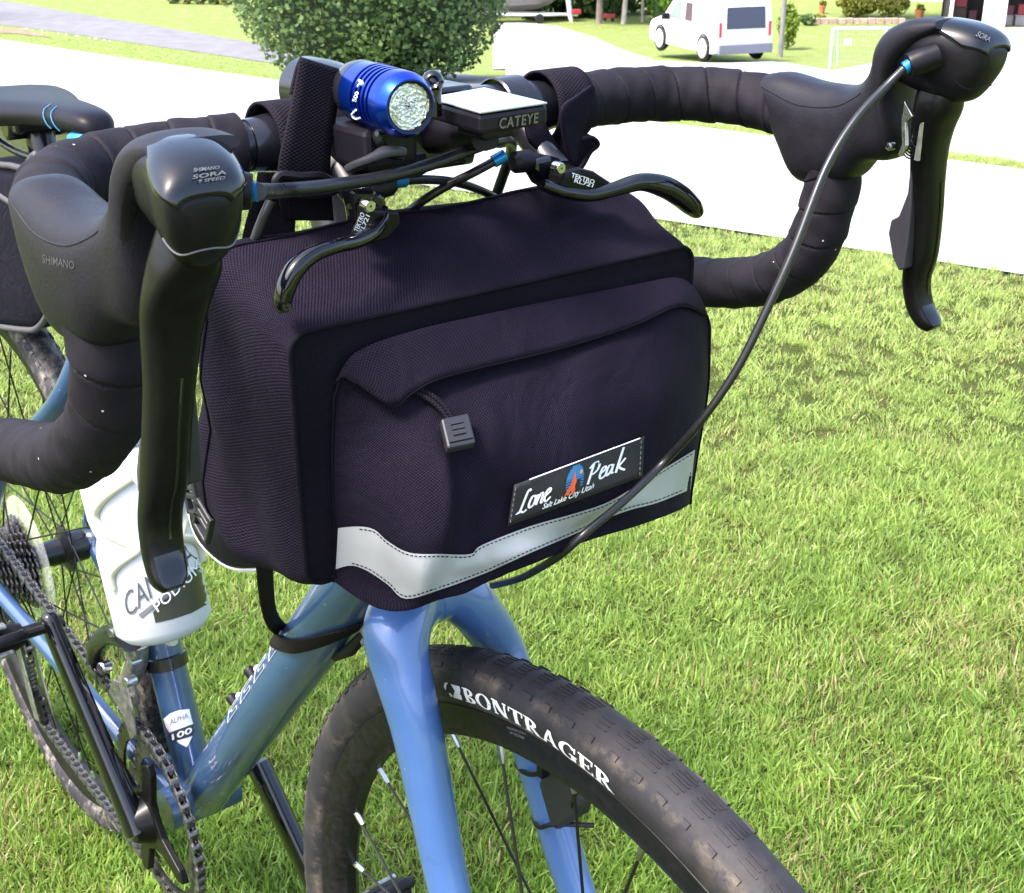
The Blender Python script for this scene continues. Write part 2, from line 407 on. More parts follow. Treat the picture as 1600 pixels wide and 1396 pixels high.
sheet('street', [pxs(onx(L3, XB)), pxs(onx([(790, 100), (960, 96), (1030, 96), (1120, 100), (1215, 97), (1300, 112), (1400, 117), (1600, 150), (1800, 170)], XB))], mat('washed_out_street', (.36, .355, .37), .85, var=.10, vscale=1.5), .016)  # overexposed glare on this stretch is put into a paler street colour
sheet('driveway', [pxs([(770, 110), (1000, 104), (1040, 101)]), pxs([(770, 98), (960, 92), (1015, 92)]), pxs([(770, 60), (850, 48), (930, 60)]), pxs([(780, 37), (810, 36), (870, 42)])], K['concrete'], .022)
sheet('driveway', [pxs([(1300, 112), (1600, 150), (1900, 180)]), pxs([(1425, 70), (1600, 75), (1900, 80)]), pxs([(1483, 42), (1600, 44), (1900, 46)])], K['concrete'], .022)
tag(sheet('dirt_patch', [pxs([(-10, 52), (30, 54), (80, 60)]), pxs([(-10, 44), (30, 46), (62, 53)])], mat('bare_soil', (.22, .15, .10), .95, var=.3, vscale=6), .02, 12), kind='structure')

rowA = [(-6., -14.), (-6., 14.)]
nl_ = pxs(onx(L1, list(np.linspace(-400, 2100, 26))))
nl_ = [(q[0]-.02, q[1]) for q in nl_]
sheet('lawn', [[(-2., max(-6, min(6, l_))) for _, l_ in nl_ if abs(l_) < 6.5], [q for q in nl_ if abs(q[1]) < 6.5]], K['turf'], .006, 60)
# ------------------------------------------------------------------ grass: thousands of tufts on the lawn
def grass_material(name):
    m = bpy.data.materials.new(name); m.use_nodes = True; t = m.node_tree; b = t.nodes['Principled BSDF']
    oi = N(t, 'ShaderNodeObjectInfo'); at = N(t, 'ShaderNodeUVMap'); at.uv_map = 'UVMap'
    sp = N(t, 'ShaderNodeSeparateXYZ'); t.links.new(at.outputs[0], sp.inputs[0])
    g = N(t, 'ShaderNodeNewGeometry')
    n2 = N(t, 'ShaderNodeTexNoise'); n2.inputs['Scale'].default_value = 2.6; n2.inputs['Detail'].default_value = 4
    t.links.new(g.outputs['Position'], n2.inputs['Vector'])
    r1 = N(t, 'ShaderNodeValToRGB'); e = r1.color_ramp.elements
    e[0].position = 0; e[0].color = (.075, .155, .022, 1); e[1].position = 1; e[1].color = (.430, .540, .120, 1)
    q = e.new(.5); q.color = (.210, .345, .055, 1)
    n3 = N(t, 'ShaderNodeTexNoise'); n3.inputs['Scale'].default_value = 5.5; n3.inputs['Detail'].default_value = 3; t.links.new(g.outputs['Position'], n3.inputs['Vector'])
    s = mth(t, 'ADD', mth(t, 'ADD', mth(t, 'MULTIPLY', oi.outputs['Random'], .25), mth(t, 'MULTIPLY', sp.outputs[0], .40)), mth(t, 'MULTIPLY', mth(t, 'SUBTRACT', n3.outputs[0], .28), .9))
    t.links.new(s, r1.inputs[0])
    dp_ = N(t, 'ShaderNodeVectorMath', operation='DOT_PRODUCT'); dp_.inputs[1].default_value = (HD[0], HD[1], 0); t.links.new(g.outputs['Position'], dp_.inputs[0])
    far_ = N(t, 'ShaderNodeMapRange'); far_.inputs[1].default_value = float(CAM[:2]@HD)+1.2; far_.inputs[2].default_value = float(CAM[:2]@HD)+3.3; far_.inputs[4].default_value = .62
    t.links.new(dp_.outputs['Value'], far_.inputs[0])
    pale = N(t, 'ShaderNodeMix', data_type='RGBA'); pale.inputs[7].default_value = (.52, .61, .20, 1)          # sun glare on the farther lawn, painted into the blade colour
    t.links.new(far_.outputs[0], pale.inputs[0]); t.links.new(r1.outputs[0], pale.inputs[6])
    dry = N(t, 'ShaderNodeMix', data_type='RGBA'); dry.inputs[7].default_value = (.42, .34, .17, 1)
    pr = N(t, 'ShaderNodeMapRange'); pr.inputs[1].default_value = .42; pr.inputs[2].default_value = .70
    t.links.new(n2.outputs[0], pr.inputs[0])
    isdry = mth(t, 'GREATER_THAN', mth(t, 'ADD', sp.outputs[0], mth(t, 'MULTIPLY', pr.outputs[0], .50)), 1.06)
    t.links.new(mth(t, 'MULTIPLY', isdry, .85), dry.inputs[0]); t.links.new(pale.outputs[2], dry.inputs[6])
    t.links.new(dry.outputs[2], b.inputs['Base Color'])
    b.inputs['Roughness'].default_value = .42; b.inputs['Specular IOR Level'].default_value = .45
    tr = N(t, 'ShaderNodeBsdfTranslucent'); t.links.new(dry.outputs[2], tr.inputs[0])
    ms = N(t, 'ShaderNodeMixShader'); ms.inputs[0].default_value = .45
    out = t.nodes['Material Output']; t.links.new(b.outputs[0], ms.inputs[1]); t.links.new(tr.outputs[0], ms.inputs[2]); t.links.new(ms.outputs[0], out.inputs[0])
    return m
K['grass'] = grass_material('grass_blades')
tufts = bpy.data.collections.new('grass_tufts')
for k in range(8):
    V, F, UV = [], [], []
    for j in range(36):
        a = RNG.uniform(0, 2*np.pi); rad = .028*math.sqrt(RNG.uniform(0, 1)); o = np.array([rad*math.cos(a), rad*math.sin(a), -.004])
        b_ = RNG.uniform(0, 2*np.pi); lean = RNG.uniform(.1, .95); L = RNG.uniform(.012, .030)*(1.5 if RNG.uniform() < .10 else 1); w = RNG.uniform(.0008, .0016)
        d = np.array([math.cos(b_), math.sin(b_), 0]); sd_ = np.array([-d[1], d[0], 0]); c = RNG.uniform(0, 1)
        n0 = len(V)
        for i, t_ in enumerate((0, .4, .75, 1)):
            p = o+d*L*lean*.75*t_**1.7+np.array([0, 0, L*(t_-.30*lean*t_*t_)])
            ww = w*(1, .95, .6, .06)[i]
            V += [p-sd_*ww, p+sd_*ww]; UV += [(c, t_), (c, t_)]
        F += [(n0+2*i, n0+2*i+1, n0+2*i+3, n0+2*i+2) for i in range(3)]
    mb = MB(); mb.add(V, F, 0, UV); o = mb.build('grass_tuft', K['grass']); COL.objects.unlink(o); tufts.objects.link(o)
ng = bpy.data.node_groups.new('scatter', 'GeometryNodeTree')
ng.interface.new_socket('Geometry', in_out='INPUT', socket_type='NodeSocketGeometry'); ng.interface.new_socket('Geometry', in_out='OUTPUT', socket_type='NodeSocketGeometry')
gi, go = ng.nodes.new('NodeGroupInput'), ng.nodes.new('NodeGroupOutput')
ip = ng.nodes.new('GeometryNodeInstanceOnPoints'); ci = ng.nodes.new('GeometryNodeCollectionInfo'); ci.inputs[0].default_value = tufts
ci.inputs[1].default_value = True; ci.inputs[2].default_value = True
ip.inputs['Pick Instance'].default_value = True
def nattr(nm, tp_):
    n = ng.nodes.new('GeometryNodeInputNamedAttribute'); n.data_type = tp_; n.inputs[0].default_value = nm; return n.outputs[0]
ng.links.new(gi.outputs[0], ip.inputs['Points']); ng.links.new(ci.outputs[0], ip.inputs['Instance'])
ng.links.new(nattr('rot', 'FLOAT_VECTOR'), ip.inputs['Rotation']); ng.links.new(nattr('scl', 'FLOAT_VECTOR'), ip.inputs['Scale'])
ng.links.new(ip.outputs[0], go.inputs[0])
def scatter(name, P, sc, tilt=.25):
    me = bpy.data.meshes.new(name); me.from_pydata([tuple(p) for p in P], [], [])
    n = len(P)
    a = me.attributes.new('rot', 'FLOAT_VECTOR', 'POINT'); rv = np.c_[RNG.normal(0, tilt, n), RNG.normal(0, tilt, n), RNG.uniform(0, 6.28, n)]; a.data.foreach_set('vector', rv.astype(np.float32).ravel())
    a = me.attributes.new('scl', 'FLOAT_VECTOR', 'POINT'); s3 = np.c_[sc, sc, sc*RNG.uniform(.75, 1.2, n)]; a.data.foreach_set('vector', s3.astype(np.float32).ravel())
    o = bpy.data.objects.new(name, me); COL.objects.link(o)
    md = o.modifiers.new('scatter', 'NODES'); md.node_group = ng
    return tag(o, kind='stuff')
l1 = np.array(pxs(L1)); i_ = np.argsort(l1[:, 1])
def lawn_edge(L): return np.interp(L, l1[i_, 1], l1[i_, 0])
P, sc = [], []
n = 0
while n < 40000:
    D = RNG.uniform(.75, 2.5) if n > 25000 else RNG.uniform(.75, 7.5); L = RNG.uniform(-.55*D-.6, .55*D+.6)
    if D > 4.5 and RNG.uniform() > .5: continue
    if D > lawn_edge(L)+RNG.normal(.0, .035) : continue
    P.append(ground(D, L)); sc.append(RNG.uniform(.72, 1.15)*(1.0 if D < 3 else 1.05)); n += 1
n = 0
while n < 16000:                                     # the lawn goes on to both sides, with larger, sparser tufts
    D = RNG.uniform(-1.5, 7.5); L = RNG.uniform(-6, 6)
    if D > .75 and abs(L) < .55*D+.6: continue
    if D > lawn_edge(L)+RNG.normal(.0, .035): continue
    P.append(ground(D, L)); sc.append(RNG.uniform(1.4, 2.0)); n += 1
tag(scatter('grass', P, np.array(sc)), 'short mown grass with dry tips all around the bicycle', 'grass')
# the far verges and lawns get sparser, larger tufts
def between(La, Lb, n_, x0, x1, s0, s1):
    P, s_ = [], []
    for _ in range(n_):
        x = RNG.uniform(x0, x1); a = np.array(tdl(*onx(La, [x])[0])); b = np.array(tdl(*onx(Lb, [x])[0])); t_ = RNG.uniform(0, 1)
        d = a+(b-a)*t_; P.append(ground(d[0], d[1])); s_.append(RNG.uniform(s0, s1))
    return P, s_
Pa, sa = between(L2, L3, 1500, -100, 420, 1.3, 2.0)
Pb, sb = between(L2, [(q[0], q[1]-1.5) for q in L3], 1500, 780, 1700, 1.0, 1.7)
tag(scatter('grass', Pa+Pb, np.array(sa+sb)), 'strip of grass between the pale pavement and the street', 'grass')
# ================================================================== NEIGHBOURHOOD
RIGHT = np.array([HL[0], HL[1], 0]); AHEAD = np.array([HD[0], HD[1], 0]); UP = np.array([0, 0, 1.])
def leaf_material(name, c1, c2, trl=.3):
    m = bpy.data.materials.new(name); m.use_nodes = True; t = m.node_tree; b = t.nodes['Principled BSDF']
    at = N(t, 'ShaderNodeUVMap'); at.uv_map = 'UVMap'; sp = N(t, 'ShaderNodeSeparateXYZ'); t.links.new(at.outputs[0], sp.inputs[0])
    mx = N(t, 'ShaderNodeMix', data_type='RGBA'); mx.inputs[6].default_value = (*c1, 1); mx.inputs[7].default_value = (*c2, 1)
    t.links.new(sp.outputs[0], mx.inputs[0]); t.links.new(mx.outputs[2], b.inputs['Base Color']); b.inputs['Roughness'].default_value = .5
    b.inputs['Specular IOR Level'].default_value = .3
    tr = N(t, 'ShaderNodeBsdfTranslucent'); t.links.new(mx.outputs[2], tr.inputs[0]); ms = N(t, 'ShaderNodeMixShader'); ms.inputs[0].default_value = trl
    out = t.nodes['Material Output']; t.links.new(b.outputs[0], ms.inputs[1]); t.links.new(tr.outputs[0], ms.inputs[2]); t.links.new(ms.outputs[0], out.inputs[0]); return m
def leaves(mb, C0, rad, n, size, lumps=14, flat=0.0, rng=RNG, inner=.55, rag=0.):
    """leaf-sized faces over lumpy clumps that fill an ellipsoid"""
    C0 = np.asarray(C0, float); rad = np.asarray(rad, float)
    cl = []
    for _ in range(lumps):
        d = unit(rng.normal(size=3)); d[2] = abs(d[2])*.9 if rng.uniform() < .7 else d[2]
        cl.append((d*(rng.uniform(.45, .82)+rag), rng.uniform(.25, .45)*(1-2.6*rag)))
    V, F, UV = [], [], []
    for i in range(n):
        if rng.uniform() < .6:
            c, r_ = cl[rng.integers(lumps)]; p = c+unit(rng.normal(size=3))*r_*rng.uniform(.75, 1.02)
        else: p = unit(rng.normal(size=3))*rng.uniform(inner, .96+.6*rag)
        q = C0+p*rad
        a = unit(rng.normal(size=3)+p*.8); b_ = unit(np.cross(a, rng.normal(size=3))); s_ = size*rng.uniform(.6, 1.3)
        e = np.cross(a, b_)
        c = rng.uniform(0, 1)
        n0 = len(V); V += [q-b_*s_*.5, q+e*s_*.9-b_*0, q+b_*s_*.5, q-e*s_*.5]; UV += [(c, 0)]*4; F.append((n0, n0+1, n0+2, n0+3))
    mb.add(V, F, 0, UV)
K['ever'] = leaf_material('evergreen_leaves', (.045, .095, .035), (.19, .29, .09))
K['lime'] = leaf_material('lime_leaves', (.11, .19, .02), (.28, .36, .05))
K['wood'] = leaf_material('woodland_leaves', (.03, .065, .02), (.10, .17, .045))
K['yel'] = leaf_material('yellow_green_leaves', (.12, .15, .02), (.34, .33, .06))
K['bark'] = mat('bark', (.20, .15, .13), .9, var=.3, vscale=6, bump=.5, bscale=20, bdist=.03)
K['palebark'] = mat('pale_bark', (.34, .30, .27), .9, var=.25, vscale=6, bump=.4, bscale=20, bdist=.02)

# round evergreen bush behind the headlight
g = tp(588, 127); s = 1/pxm(g)
B0 = thing('evergreen_bush', g, 'big rounded dark green evergreen bush standing behind the blue headlight', 'bush')
rb = 208*s
mb = MB(); leaves(mb, g+UP*rb*.78, (rb, rb, rb*.86), 48000, 6.2*s, 120, inner=.80, rag=.16); mb.build('foliage', K['ever'], B0, smooth=False)
mb = MB(); mb.sphere(g+UP*rb*.78, rb*.86, 24, sc=(1, 1, .86)); mb.build('inner_foliage', mat('inner_twigs', (.035, .07, .022), .9, var=.7, vscale=9, bump=1, bscale=14, bdist=.25), B0)
mb = MB()
for k in range(5):
    a = k*1.3; mb.tube([g-UP*.1, g+UP*.25*rb+np.array([math.cos(a), math.sin(a), 0])*.3*rb, g+UP*.7*rb+np.array([math.cos(a), math.sin(a), 0])*.55*rb], [.09, .06, .03], 8)
mb.build('stem', K['bark'], B0)

# van
g = tp(1162, 98); vs = 1.0
th = R(20); vf = math.cos(th)*AHEAD-math.sin(th)*RIGHT; vr = math.cos(th)*RIGHT+math.sin(th)*AHEAD    # its forward and its right
V0 = thing('parked_van', g, 'white high-roofed van parked across the street, seen from its rear corner', 'van')
VG = g
def vp(l, w, h): return VG+vf*l+vr*w+UP*h*.87
k_ = 95/pxm(g)/1.70*1.02
wv = .85*k_; hv = 2.0*k_; lv = 4.25*k_
side = [(0, .42), (.02, .75), (.03, 1.05), (.10, 1.75), (.22, 1.96), (.6, 2.0), (2.3, 1.98), (2.62, 1.90), (3.30, 1.16), (3.50, 1.10), (4.05, .93), (4.22, .78), (4.25, .45), (4.2, .26), (3.9, .22), (.35, .24), (.05, .30)]
side = [(a*k_, b*k_) for a, b in side]
mb = MB()
G = []
for w, sh, dz in ((-1, .93, 0), (-.985, .985, 0), (-.93, 1, 0), (0, 1.0, .012), (.93, 1, 0), (.985, .985, 0), (1, .93, 0)):
    row = []
    for a, b in side:
        tum = 1-.10*max(0, (b/k_-1.0))**1.3
        ca, cb = 2.1*k_, 1.05*k_
        row.append(vp(ca+(a-ca)*(1-(1-sh)*.25), w*wv*tum, cb+(b-cb)*(1-(1-sh)*.35)+dz*(b/k_ > 1.5)))
    G.append(row)
G = np.array(G); n_ = len(side)
o_ = mb.grid(G, False, True); mb.f += [[o_+i for i in range(n_)], [o_+6*n_+i for i in range(n_)]]; mb.m += [0, 0]
mb.build('body', mat('white_car_paint', (.72, .72, .74), .3, coat=.5), V0, sharp=30)
K['vglass'] = mat('dark_tinted_glass', (.03, .035, .07), .08, coat=.4)
K['vglass2'] = mat('pale_side_glass', (.20, .25, .24), .12)
K['rubber'] = mat('tyre_rubber', (.012, .012, .013), .75, var=.2, vscale=60)
K['hubcap'] = mat('white_hubcap', (.6, .6, .62), .4)
def vpoly(name, pts, mt, th_=.012, parent=V0, d=None):
    mb = MB(); P = [vp(*[x*k_ for x in q]) for q in pts]; mb.prism(P, d if d is not None else np.cross(P[1]-P[0], P[2]-P[0])*0+th_); return mb.build(name, mt, parent, smooth=False, bevel=.004)
rx = lambda h: (.03 if h < 1.05 else .03+.07*(h-1.05)/.7)
def rearq(w0, w1, h0, h1): return [(rx(h0)-.005, w0, h0), (rx(h0)-.005, w1, h0), (rx(h1)-.005, w1*.97, h1), (rx(h1)-.005, w0*.97, h1)]
vpoly('rear_window', rearq(-.58, .62, 1.02, 1.66), K['vglass'], d=-vf*.012)
o = vpoly('rear_bumper', [(.02, -.82, .28), (.02, .82, .28), (.0, .82, .56), (.0, -.82, .56)], mat('grey_bumper', (.20, .20, .27), .5), d=-vf*.09)
for s_ in (-1, 1): vpoly('tail_light', [(.035, s_*.80, .78), (.035, s_*.72, .78), (.045, s_*.72, 1.22), (.045, s_*.80, 1.22)], mat('red_lens', (.5, .03, .05), .3), d=-vf*.02)
vpoly('number_plate', [(.03, -.26, .66), (.03, .26, .66), (.03, .26, .80), (.03, -.26, .80)], mat('pale_plate', (.6, .58, .6), .5), d=-vf*.012)
lw = lambda h: -.85*(1-.10*max(0, h-1.0)**1.3)-.006
def lside(pts): return [(l, lw(h)-.002, h) for l, h in pts]
vpoly('side_window', lside([(1.95, 1.12), (1.55, 1.12), (1.62, 1.66), (1.98, 1.66)]), mat('brown_side_glass', (.09, .065, .08), .15), d=-vr*.01)
vpoly('door_window', lside([(2.98, 1.12), (2.25, 1.12), (2.30, 1.64), (2.55, 1.64)]), K['vglass2'], d=-vr*.01)
vpoly('windscreen', [(3.28, -.66, 1.20), (3.28, .66, 1.20), (2.66, .60, 1.87), (2.66, -.60, 1.87)], K['vglass2'], d=vf*.012+UP*.01)
mb = MB(); mb.box(vp(2.95*k_, -.97*k_, 1.14*k_), (.10*k_, .22*k_, .17*k_), [vf, vr, UP]); mb.build('wing_mirror', K['black'], V0, bevel=.02)
for l in (.78, 3.46):
    for s_ in (-1, 1):
        c = vp(l*k_, s_*.795*k_, .325*k_/.87)
        mb = MB(); mb.lathe([(.01, -.10*k_), (.30*k_, -.10*k_), (.325*k_, -.07*k_), (.325*k_, .07*k_), (.29*k_, .10*k_), (.20*k_, .085*k_)], c, vr*s_, 28); w = mb.build('wheel', K['rubber'], V0)
        mb = MB(); mb.lathe([(.262*k_, .098*k_), (.235*k_, .115*k_), (.08*k_, .102*k_), (.001, .115*k_)], c, vr*s_, 24); mb.build('hubcap', K['hubcap'], w)
        mb = MB(); mb.lathe([(.34*k_, .0), (.375*k_, .0), (.375*k_, .070*k_), (.34*k_, .078*k_)], c+UP*.01, vr*s_, 28, closed=True); mb.build('wheel_arch', K['black'], V0)

ks_ = mat('door_gap', (.20, .20, .22), .6)
for pts in ([(.02, .03, .62), (.02, .045, .62), (.085, .045, 1.86), (.085, .03, 1.86)],): vpoly('door_seam', [(rx(h)-.012, w, h) for _, w, h in pts], ks_, d=-vf*.004)
for l0 in (1.42, 2.08, 3.02): vpoly('door_seam', lside([(l0, .42), (l0+.016, .42), (l0+.016, 1.72 if l0 < 3 else 1.1), (l0, 1.72 if l0 < 3 else 1.1)]), ks_, d=-vr*.006)
for l0 in (1.58, 2.22): vpoly('door_handle', lside([(l0, .98), (l0+.16, .98), (l0+.16, 1.02), (l0, 1.02)]), ks_, d=-vr*.02)

# utility pole beside the van
g = tp(1219, 90); s = 1/pxm(g)
mb = MB(); mb.tube([g-UP*.1, g+UP*7], [4*s, 3*s], 12); o = mb.build('utility_pole', mat('weathered_pole', (.25, .23, .24), .85, var=.2, vscale=5), None, org=g); tag(o, 'grey wooden utility pole just right of the white van', 'pole')
def shrub(px, py, wpx, hpx, mt, label, group=None, n=900, leaf=4.5, name='shrub', cat_='shrub'):
    g = tp(px, py); s = 1/pxm(g); o = thing(name, g, label, cat_, group)
    mb = MB(); leaves(mb, g+UP*hpx*s*.52, (wpx*s*.5, wpx*s*.5, hpx*s*.52), n, leaf*s, 18, inner=.3); mb.build('foliage', mt, o, smooth=False)
    mb = MB()
    for a in range(4): mb.tube([g-UP*.03, g+UP*hpx*s*.3+np.array([math.cos(a*1.6), math.sin(a*1.6), 0])*wpx*s*.1, g+UP*hpx*s*.6+np.array([math.cos(a*1.6), math.sin(a*1.6), 0])*wpx*s*.25], [1.2*s, .9*s, .5*s], 6)
    mb.build('stem', K['bark'], o); return o
shrub(1230, 78, 34, 66, K['lime'], 'bright lime green shrub between the van and the goal frame', n=1500)
shrub(1262, 40, 26, 16, K['ever'], 'low dull green plant at the left end of the flower bed', n=500)
SG = 'yellow green shrubs in the raised bed'
shrub(1340, 27, 62, 34, K['yel'], 'yellow green rounded shrub in the raised bed, nearer the van', SG, 1500)
shrub(1390, 28, 58, 34, K['yel'], 'yellow green rounded shrub in the raised bed, nearer the garage', SG, 1500)
shrub(1278, 33, 22, 9, K['yel'], 'tiny yellow flowering clump at the edge of the raised bed', None, 400)
# raised bed: a course of tan stones
g0 = tp(1268, 38); g1 = tp(1408, 38); T_ = unit(g1-g0); W_ = np.linalg.norm(g1-g0); s = 1/pxm(g0)
E0 = thing('stone_edging', g0, 'low row of tan stones edging the shrub bed on the far lawn', 'edging')
km = [mat('tan_stone', (.36, .28, .20), .9, var=.25, vscale=5), mat('pink_stone', (.40, .29, .24), .9, var=.25, vscale=5)]
x = 0; i = 0
while x < W_:
    w = RNG.uniform(9, 14)*s; mb = MB(); mb.box(g0+T_*(x+w/2)+UP*(4.2*s), (w*.94, 9*s, RNG.uniform(8, 10.5)*s), [T_, np.cross(UP, T_), UP]); mb.build('stone', km[i % 2], E0, bevel=.8*s); x += w; i += 1
PG = 'orange flower pots by the white house'
def pot(px, py, w, h, label):
    g = tp(px, py); s = 1/pxm(g); o = thing('flower_pot', g, label, 'flower pot', PG)
    mb = MB(); mb.lathe([(.001, 0), (w*.32*s, 0), (w*.46*s, h*.8*s), (w*.52*s, h*.8*s), (w*.52*s, h*s), (w*.44*s, h*s), (w*.40*s, h*.75*s), (.001, h*.75*s)], g, UP, 18); mb.build('pot', mat('terracotta', (.55, .19, .08), .8), o, sharp=30)
    mb = MB(); leaves(mb, g+UP*h*1.15*s, (w*.5*s, w*.5*s, h*.45*s), 160, 3.5*s, 6); mb.build('plant', K['yel'], o, smooth=False)
pot(1284, 22, 11, 13, 'orange terracotta pot standing at the left end of the shrub bed'); pot(1436, 30, 15, 14, 'orange terracotta pot standing by the corner of the white garage')

# goal frame on the far lawn
g = tp(1296, 110); s = 1/pxm(g); u1 = tp(1420, 116)
T_ = unit(u1-g); L_ = 150*s; b_ = unit(AHEAD-T_*(AHEAD@T_)); hgt = 62*s
G0 = thing('goal_frame', g, 'pale blue grey metal goal frame with net on the far lawn', 'goal')
km = mat('pale_painted_metal', (.42, .50, .53), .5)
for x in (0, L_):
    mb = MB(); mb.cyl(g+T_*x-UP*.02, g+T_*x+UP*hgt, 2.6*s, 10); mb.build('post', km, G0)
    mb = MB(); mb.tube([g+T_*x+UP*hgt, g+T_*x+b_*8*s+UP*hgt*.98, g+T_*x+b_*14*s+UP*.02], 1.6*s, 8); mb.build('rear_stay', km, G0)
mb = MB(); mb.cyl(g+UP*hgt, g+T_*L_+UP*hgt, 2.2*s, 10); mb.build('crossbar', km, G0)
mb = MB(); mb.prism([g+T_*36*s+UP*hgt*.62, g+T_*56*s+UP*hgt*.62, g+T_*56*s+UP*hgt*.76, g+T_*36*s+UP*hgt*.76], b_*1.*s); mb.build('sign_plate', mat('white_plate', (.6, .62, .62), .5), G0, smooth=False)
mb = MB()
for k in range(1, 16): mb.tube([g+T_*L_*k/16+UP*hgt+b_*.3*s, g+T_*L_*k/16+b_*14*s+UP*.02], .12*s, 4)
for k in range(1, 7): mb.tube([g+b_*14*s*k/7+UP*hgt*(1-k/7), g+T_*L_+b_*14*s*k/7+UP*hgt*(1-k/7)], .12*s, 4)
tag(mb.build('net', mat('thin_grey_net', (.4, .45, .42), .7), G0), kind='stuff')

# white house with an open two-bay garage
g = tp(1483, 43); s = 1/pxm(g); T_ = unit(RIGHT*.97-AHEAD*.24); D_ = unit(np.cross(UP, T_)); H = 210*s
if D_@AHEAD < 0: D_ = -D_
def hp(x, h, d=0): return g+T_*x*s+UP*h*s+D_*d*s
H0 = thing('garage_house', g, 'white house with an open garage at the top right corner', 'house')
kw = mat('white_siding', (.72, .71, .73), .6, var=.04, vscale=3)
mb = MB(); mb.box(hp(-150, 98, 520), (420*s, 116*s, 230*s), [T_, D_, UP]); mb.build('house_wall', kw, H0, smooth=False)
for (a, b_) in ((-2, 3), (48, 82), (166, 300)):
    mb = MB(); mb.box(hp((a+b_)/2, 70, 6), ((b_-a)*s, 10*s, 150*s), [T_, D_, UP]); mb.build('door_pillar', kw, H0, smooth=False)
mb = MB(); mb.box(hp(149, 165, 6.2), (304*s, 10*s, 60*s), [T_, D_, UP]); mb.build('lintel', kw, H0, smooth=False)
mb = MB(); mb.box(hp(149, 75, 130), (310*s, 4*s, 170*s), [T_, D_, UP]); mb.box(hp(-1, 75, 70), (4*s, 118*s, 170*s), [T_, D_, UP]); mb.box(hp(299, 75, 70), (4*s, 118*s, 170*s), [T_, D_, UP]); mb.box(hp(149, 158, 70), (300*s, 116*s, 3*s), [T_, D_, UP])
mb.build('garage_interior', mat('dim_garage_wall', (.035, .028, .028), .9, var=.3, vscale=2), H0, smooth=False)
mb = MB(); mb.prism([hp(-240, 208, -14), hp(-240, 208, 130), hp(-240, 290, 58)], T_*560*s); mb.build('roof', mat('grey_shingle', (.18, .17, .18), .9, var=.2, vscale=4), H0, smooth=False)
for k, (x, w) in enumerate(((-26, 26), (-70, 22))):
    mb = MB(); mb.box(hp(x-20, 44, 461), (w*s, 3*s, 22*s), [T_, D_, UP]); f_ = mb.build('window', kw, H0, smooth=False)
    mb = MB(); mb.box(hp(x-20, 44, 459), ((w-5)*s, 1*s, 17*s), [T_, D_, UP]); mb.build('pane', mat('grey_pane', (.35, .36, .42), .15), f_, smooth=False)
mb = MB()
for k in range(6): mb.box(hp(-40+k*2.6, 40, 461), (1.1*s, 2*s, 12*s), [T_, D_, UP])
mb.build('vent_grille', mat('grey_vent', (.4, .4, .43), .6), H0, smooth=False)
cols = {'red': (.20, .02, .025), 'white': (.26, .24, .27), 'brown': (.045, .025, .022), 'maroon': (.10, .025, .04)}
def gbox(x, d, w, h, base, c, label):
    mb = MB(); p = hp(x, base+h/2, d); mb.box(p, (w*s, w*.8*s, h*s), [T_, D_, UP]); mb.box(p+UP*(h/2+.8)*s, (w*1.06*s, w*.86*s, 1.6*s), [T_, D_, UP])
    tag(mb.build('storage_box', mat(c+'_box', cols[c], .6), None, smooth=False, org=hp(x, base, d), bevel=.4*s), label, 'box', 'boxes inside the open garage')
gbox(16, 60, 22, 24, .5, 'brown', 'large brown box on the floor of the left garage bay'); gbox(17, 58, 18, 12, 26.5, 'red', 'red box stacked on the brown box in the left garage bay'); gbox(38, 70, 12, 18, .5, 'maroon', 'narrow maroon box beside the pillar in the left garage bay')
gbox(92, 55, 13, 13, .5, 'white', 'white box on the floor of the right garage bay near the pillar'); gbox(92, 55, 11, 12, 15.5, 'maroon', 'maroon box stacked on the white box in the right garage bay'); gbox(112, 50, 22, 14, .5, 'white', 'wide white box at the right edge of the picture'); gbox(112, 50, 18, 14, 16.5, 'red', 'red box stacked on the wide white box at the right edge')

# boat on its trailer, jack stand, trees and hedge beyond the driveway
g = tp(838, 36); s = 1/pxm(g); T_ = unit(RIGHT+.12*AHEAD); D_ = unit(np.cross(UP, T_))
if D_@AHEAD < 0: D_ = -D_
def bp_(x, h, d=0): return g+T_*(x-838)*s+UP*h*s+D_*d*s
TR = thing('boat_trailer', g, 'white boat trailer with a black wheel parked at the end of the driveway', 'trailer')
kwm = mat('white_trailer_metal', (.68, .68, .72), .4)
for d in (-6, 26):
    mb = MB(); mb.tube([bp_(735, 15, d), bp_(850, 12, d), bp_(880, 11, 10+d*.1), bp_(905, 10, 10)], 2.3*s, 8); mb.build('frame_rail', kwm, TR)
mb = MB(); mb.cyl(bp_(842, 6, -9), bp_(842, 6, 29), 1.2*s, 8); mb.build('axle', K['black'], TR)
for d in (-11, 28):
    mb = MB(); mb.lathe([(1*s, 0), (6.3*s, 0), (7.2*s, 1*s), (7.2*s, 4.5*s), (6*s, 5.5*s), (1*s, 5*s)], bp_(842, 7, d), D_, 20); mb.build('wheel', K['rubber'], TR)
mb = MB(); mb.tube([bp_(888, 45, 9), bp_(893, 8, 9), bp_(897, -9, 6)], [4.5*s, 4*s, 2.2*s], 10); j = mb.build('jack_post', kwm, TR)
mb = MB(); mb.lathe([(.3*s, -1*s), (3.2*s, -1*s), (3.2*s, 1*s), (.3*s, 1*s)], bp_(898, -13, 6), D_, 14); mb.build('castor', K['black'], j)
mb = MB(); mb.box(bp_(902, 15, 10), (15*s, 14*s, 7*s), [T_, D_, UP]); mb.build('winch_cover', mat('red_plastic', (.35, .03, .04), .5), TR, bevel=.8*s)
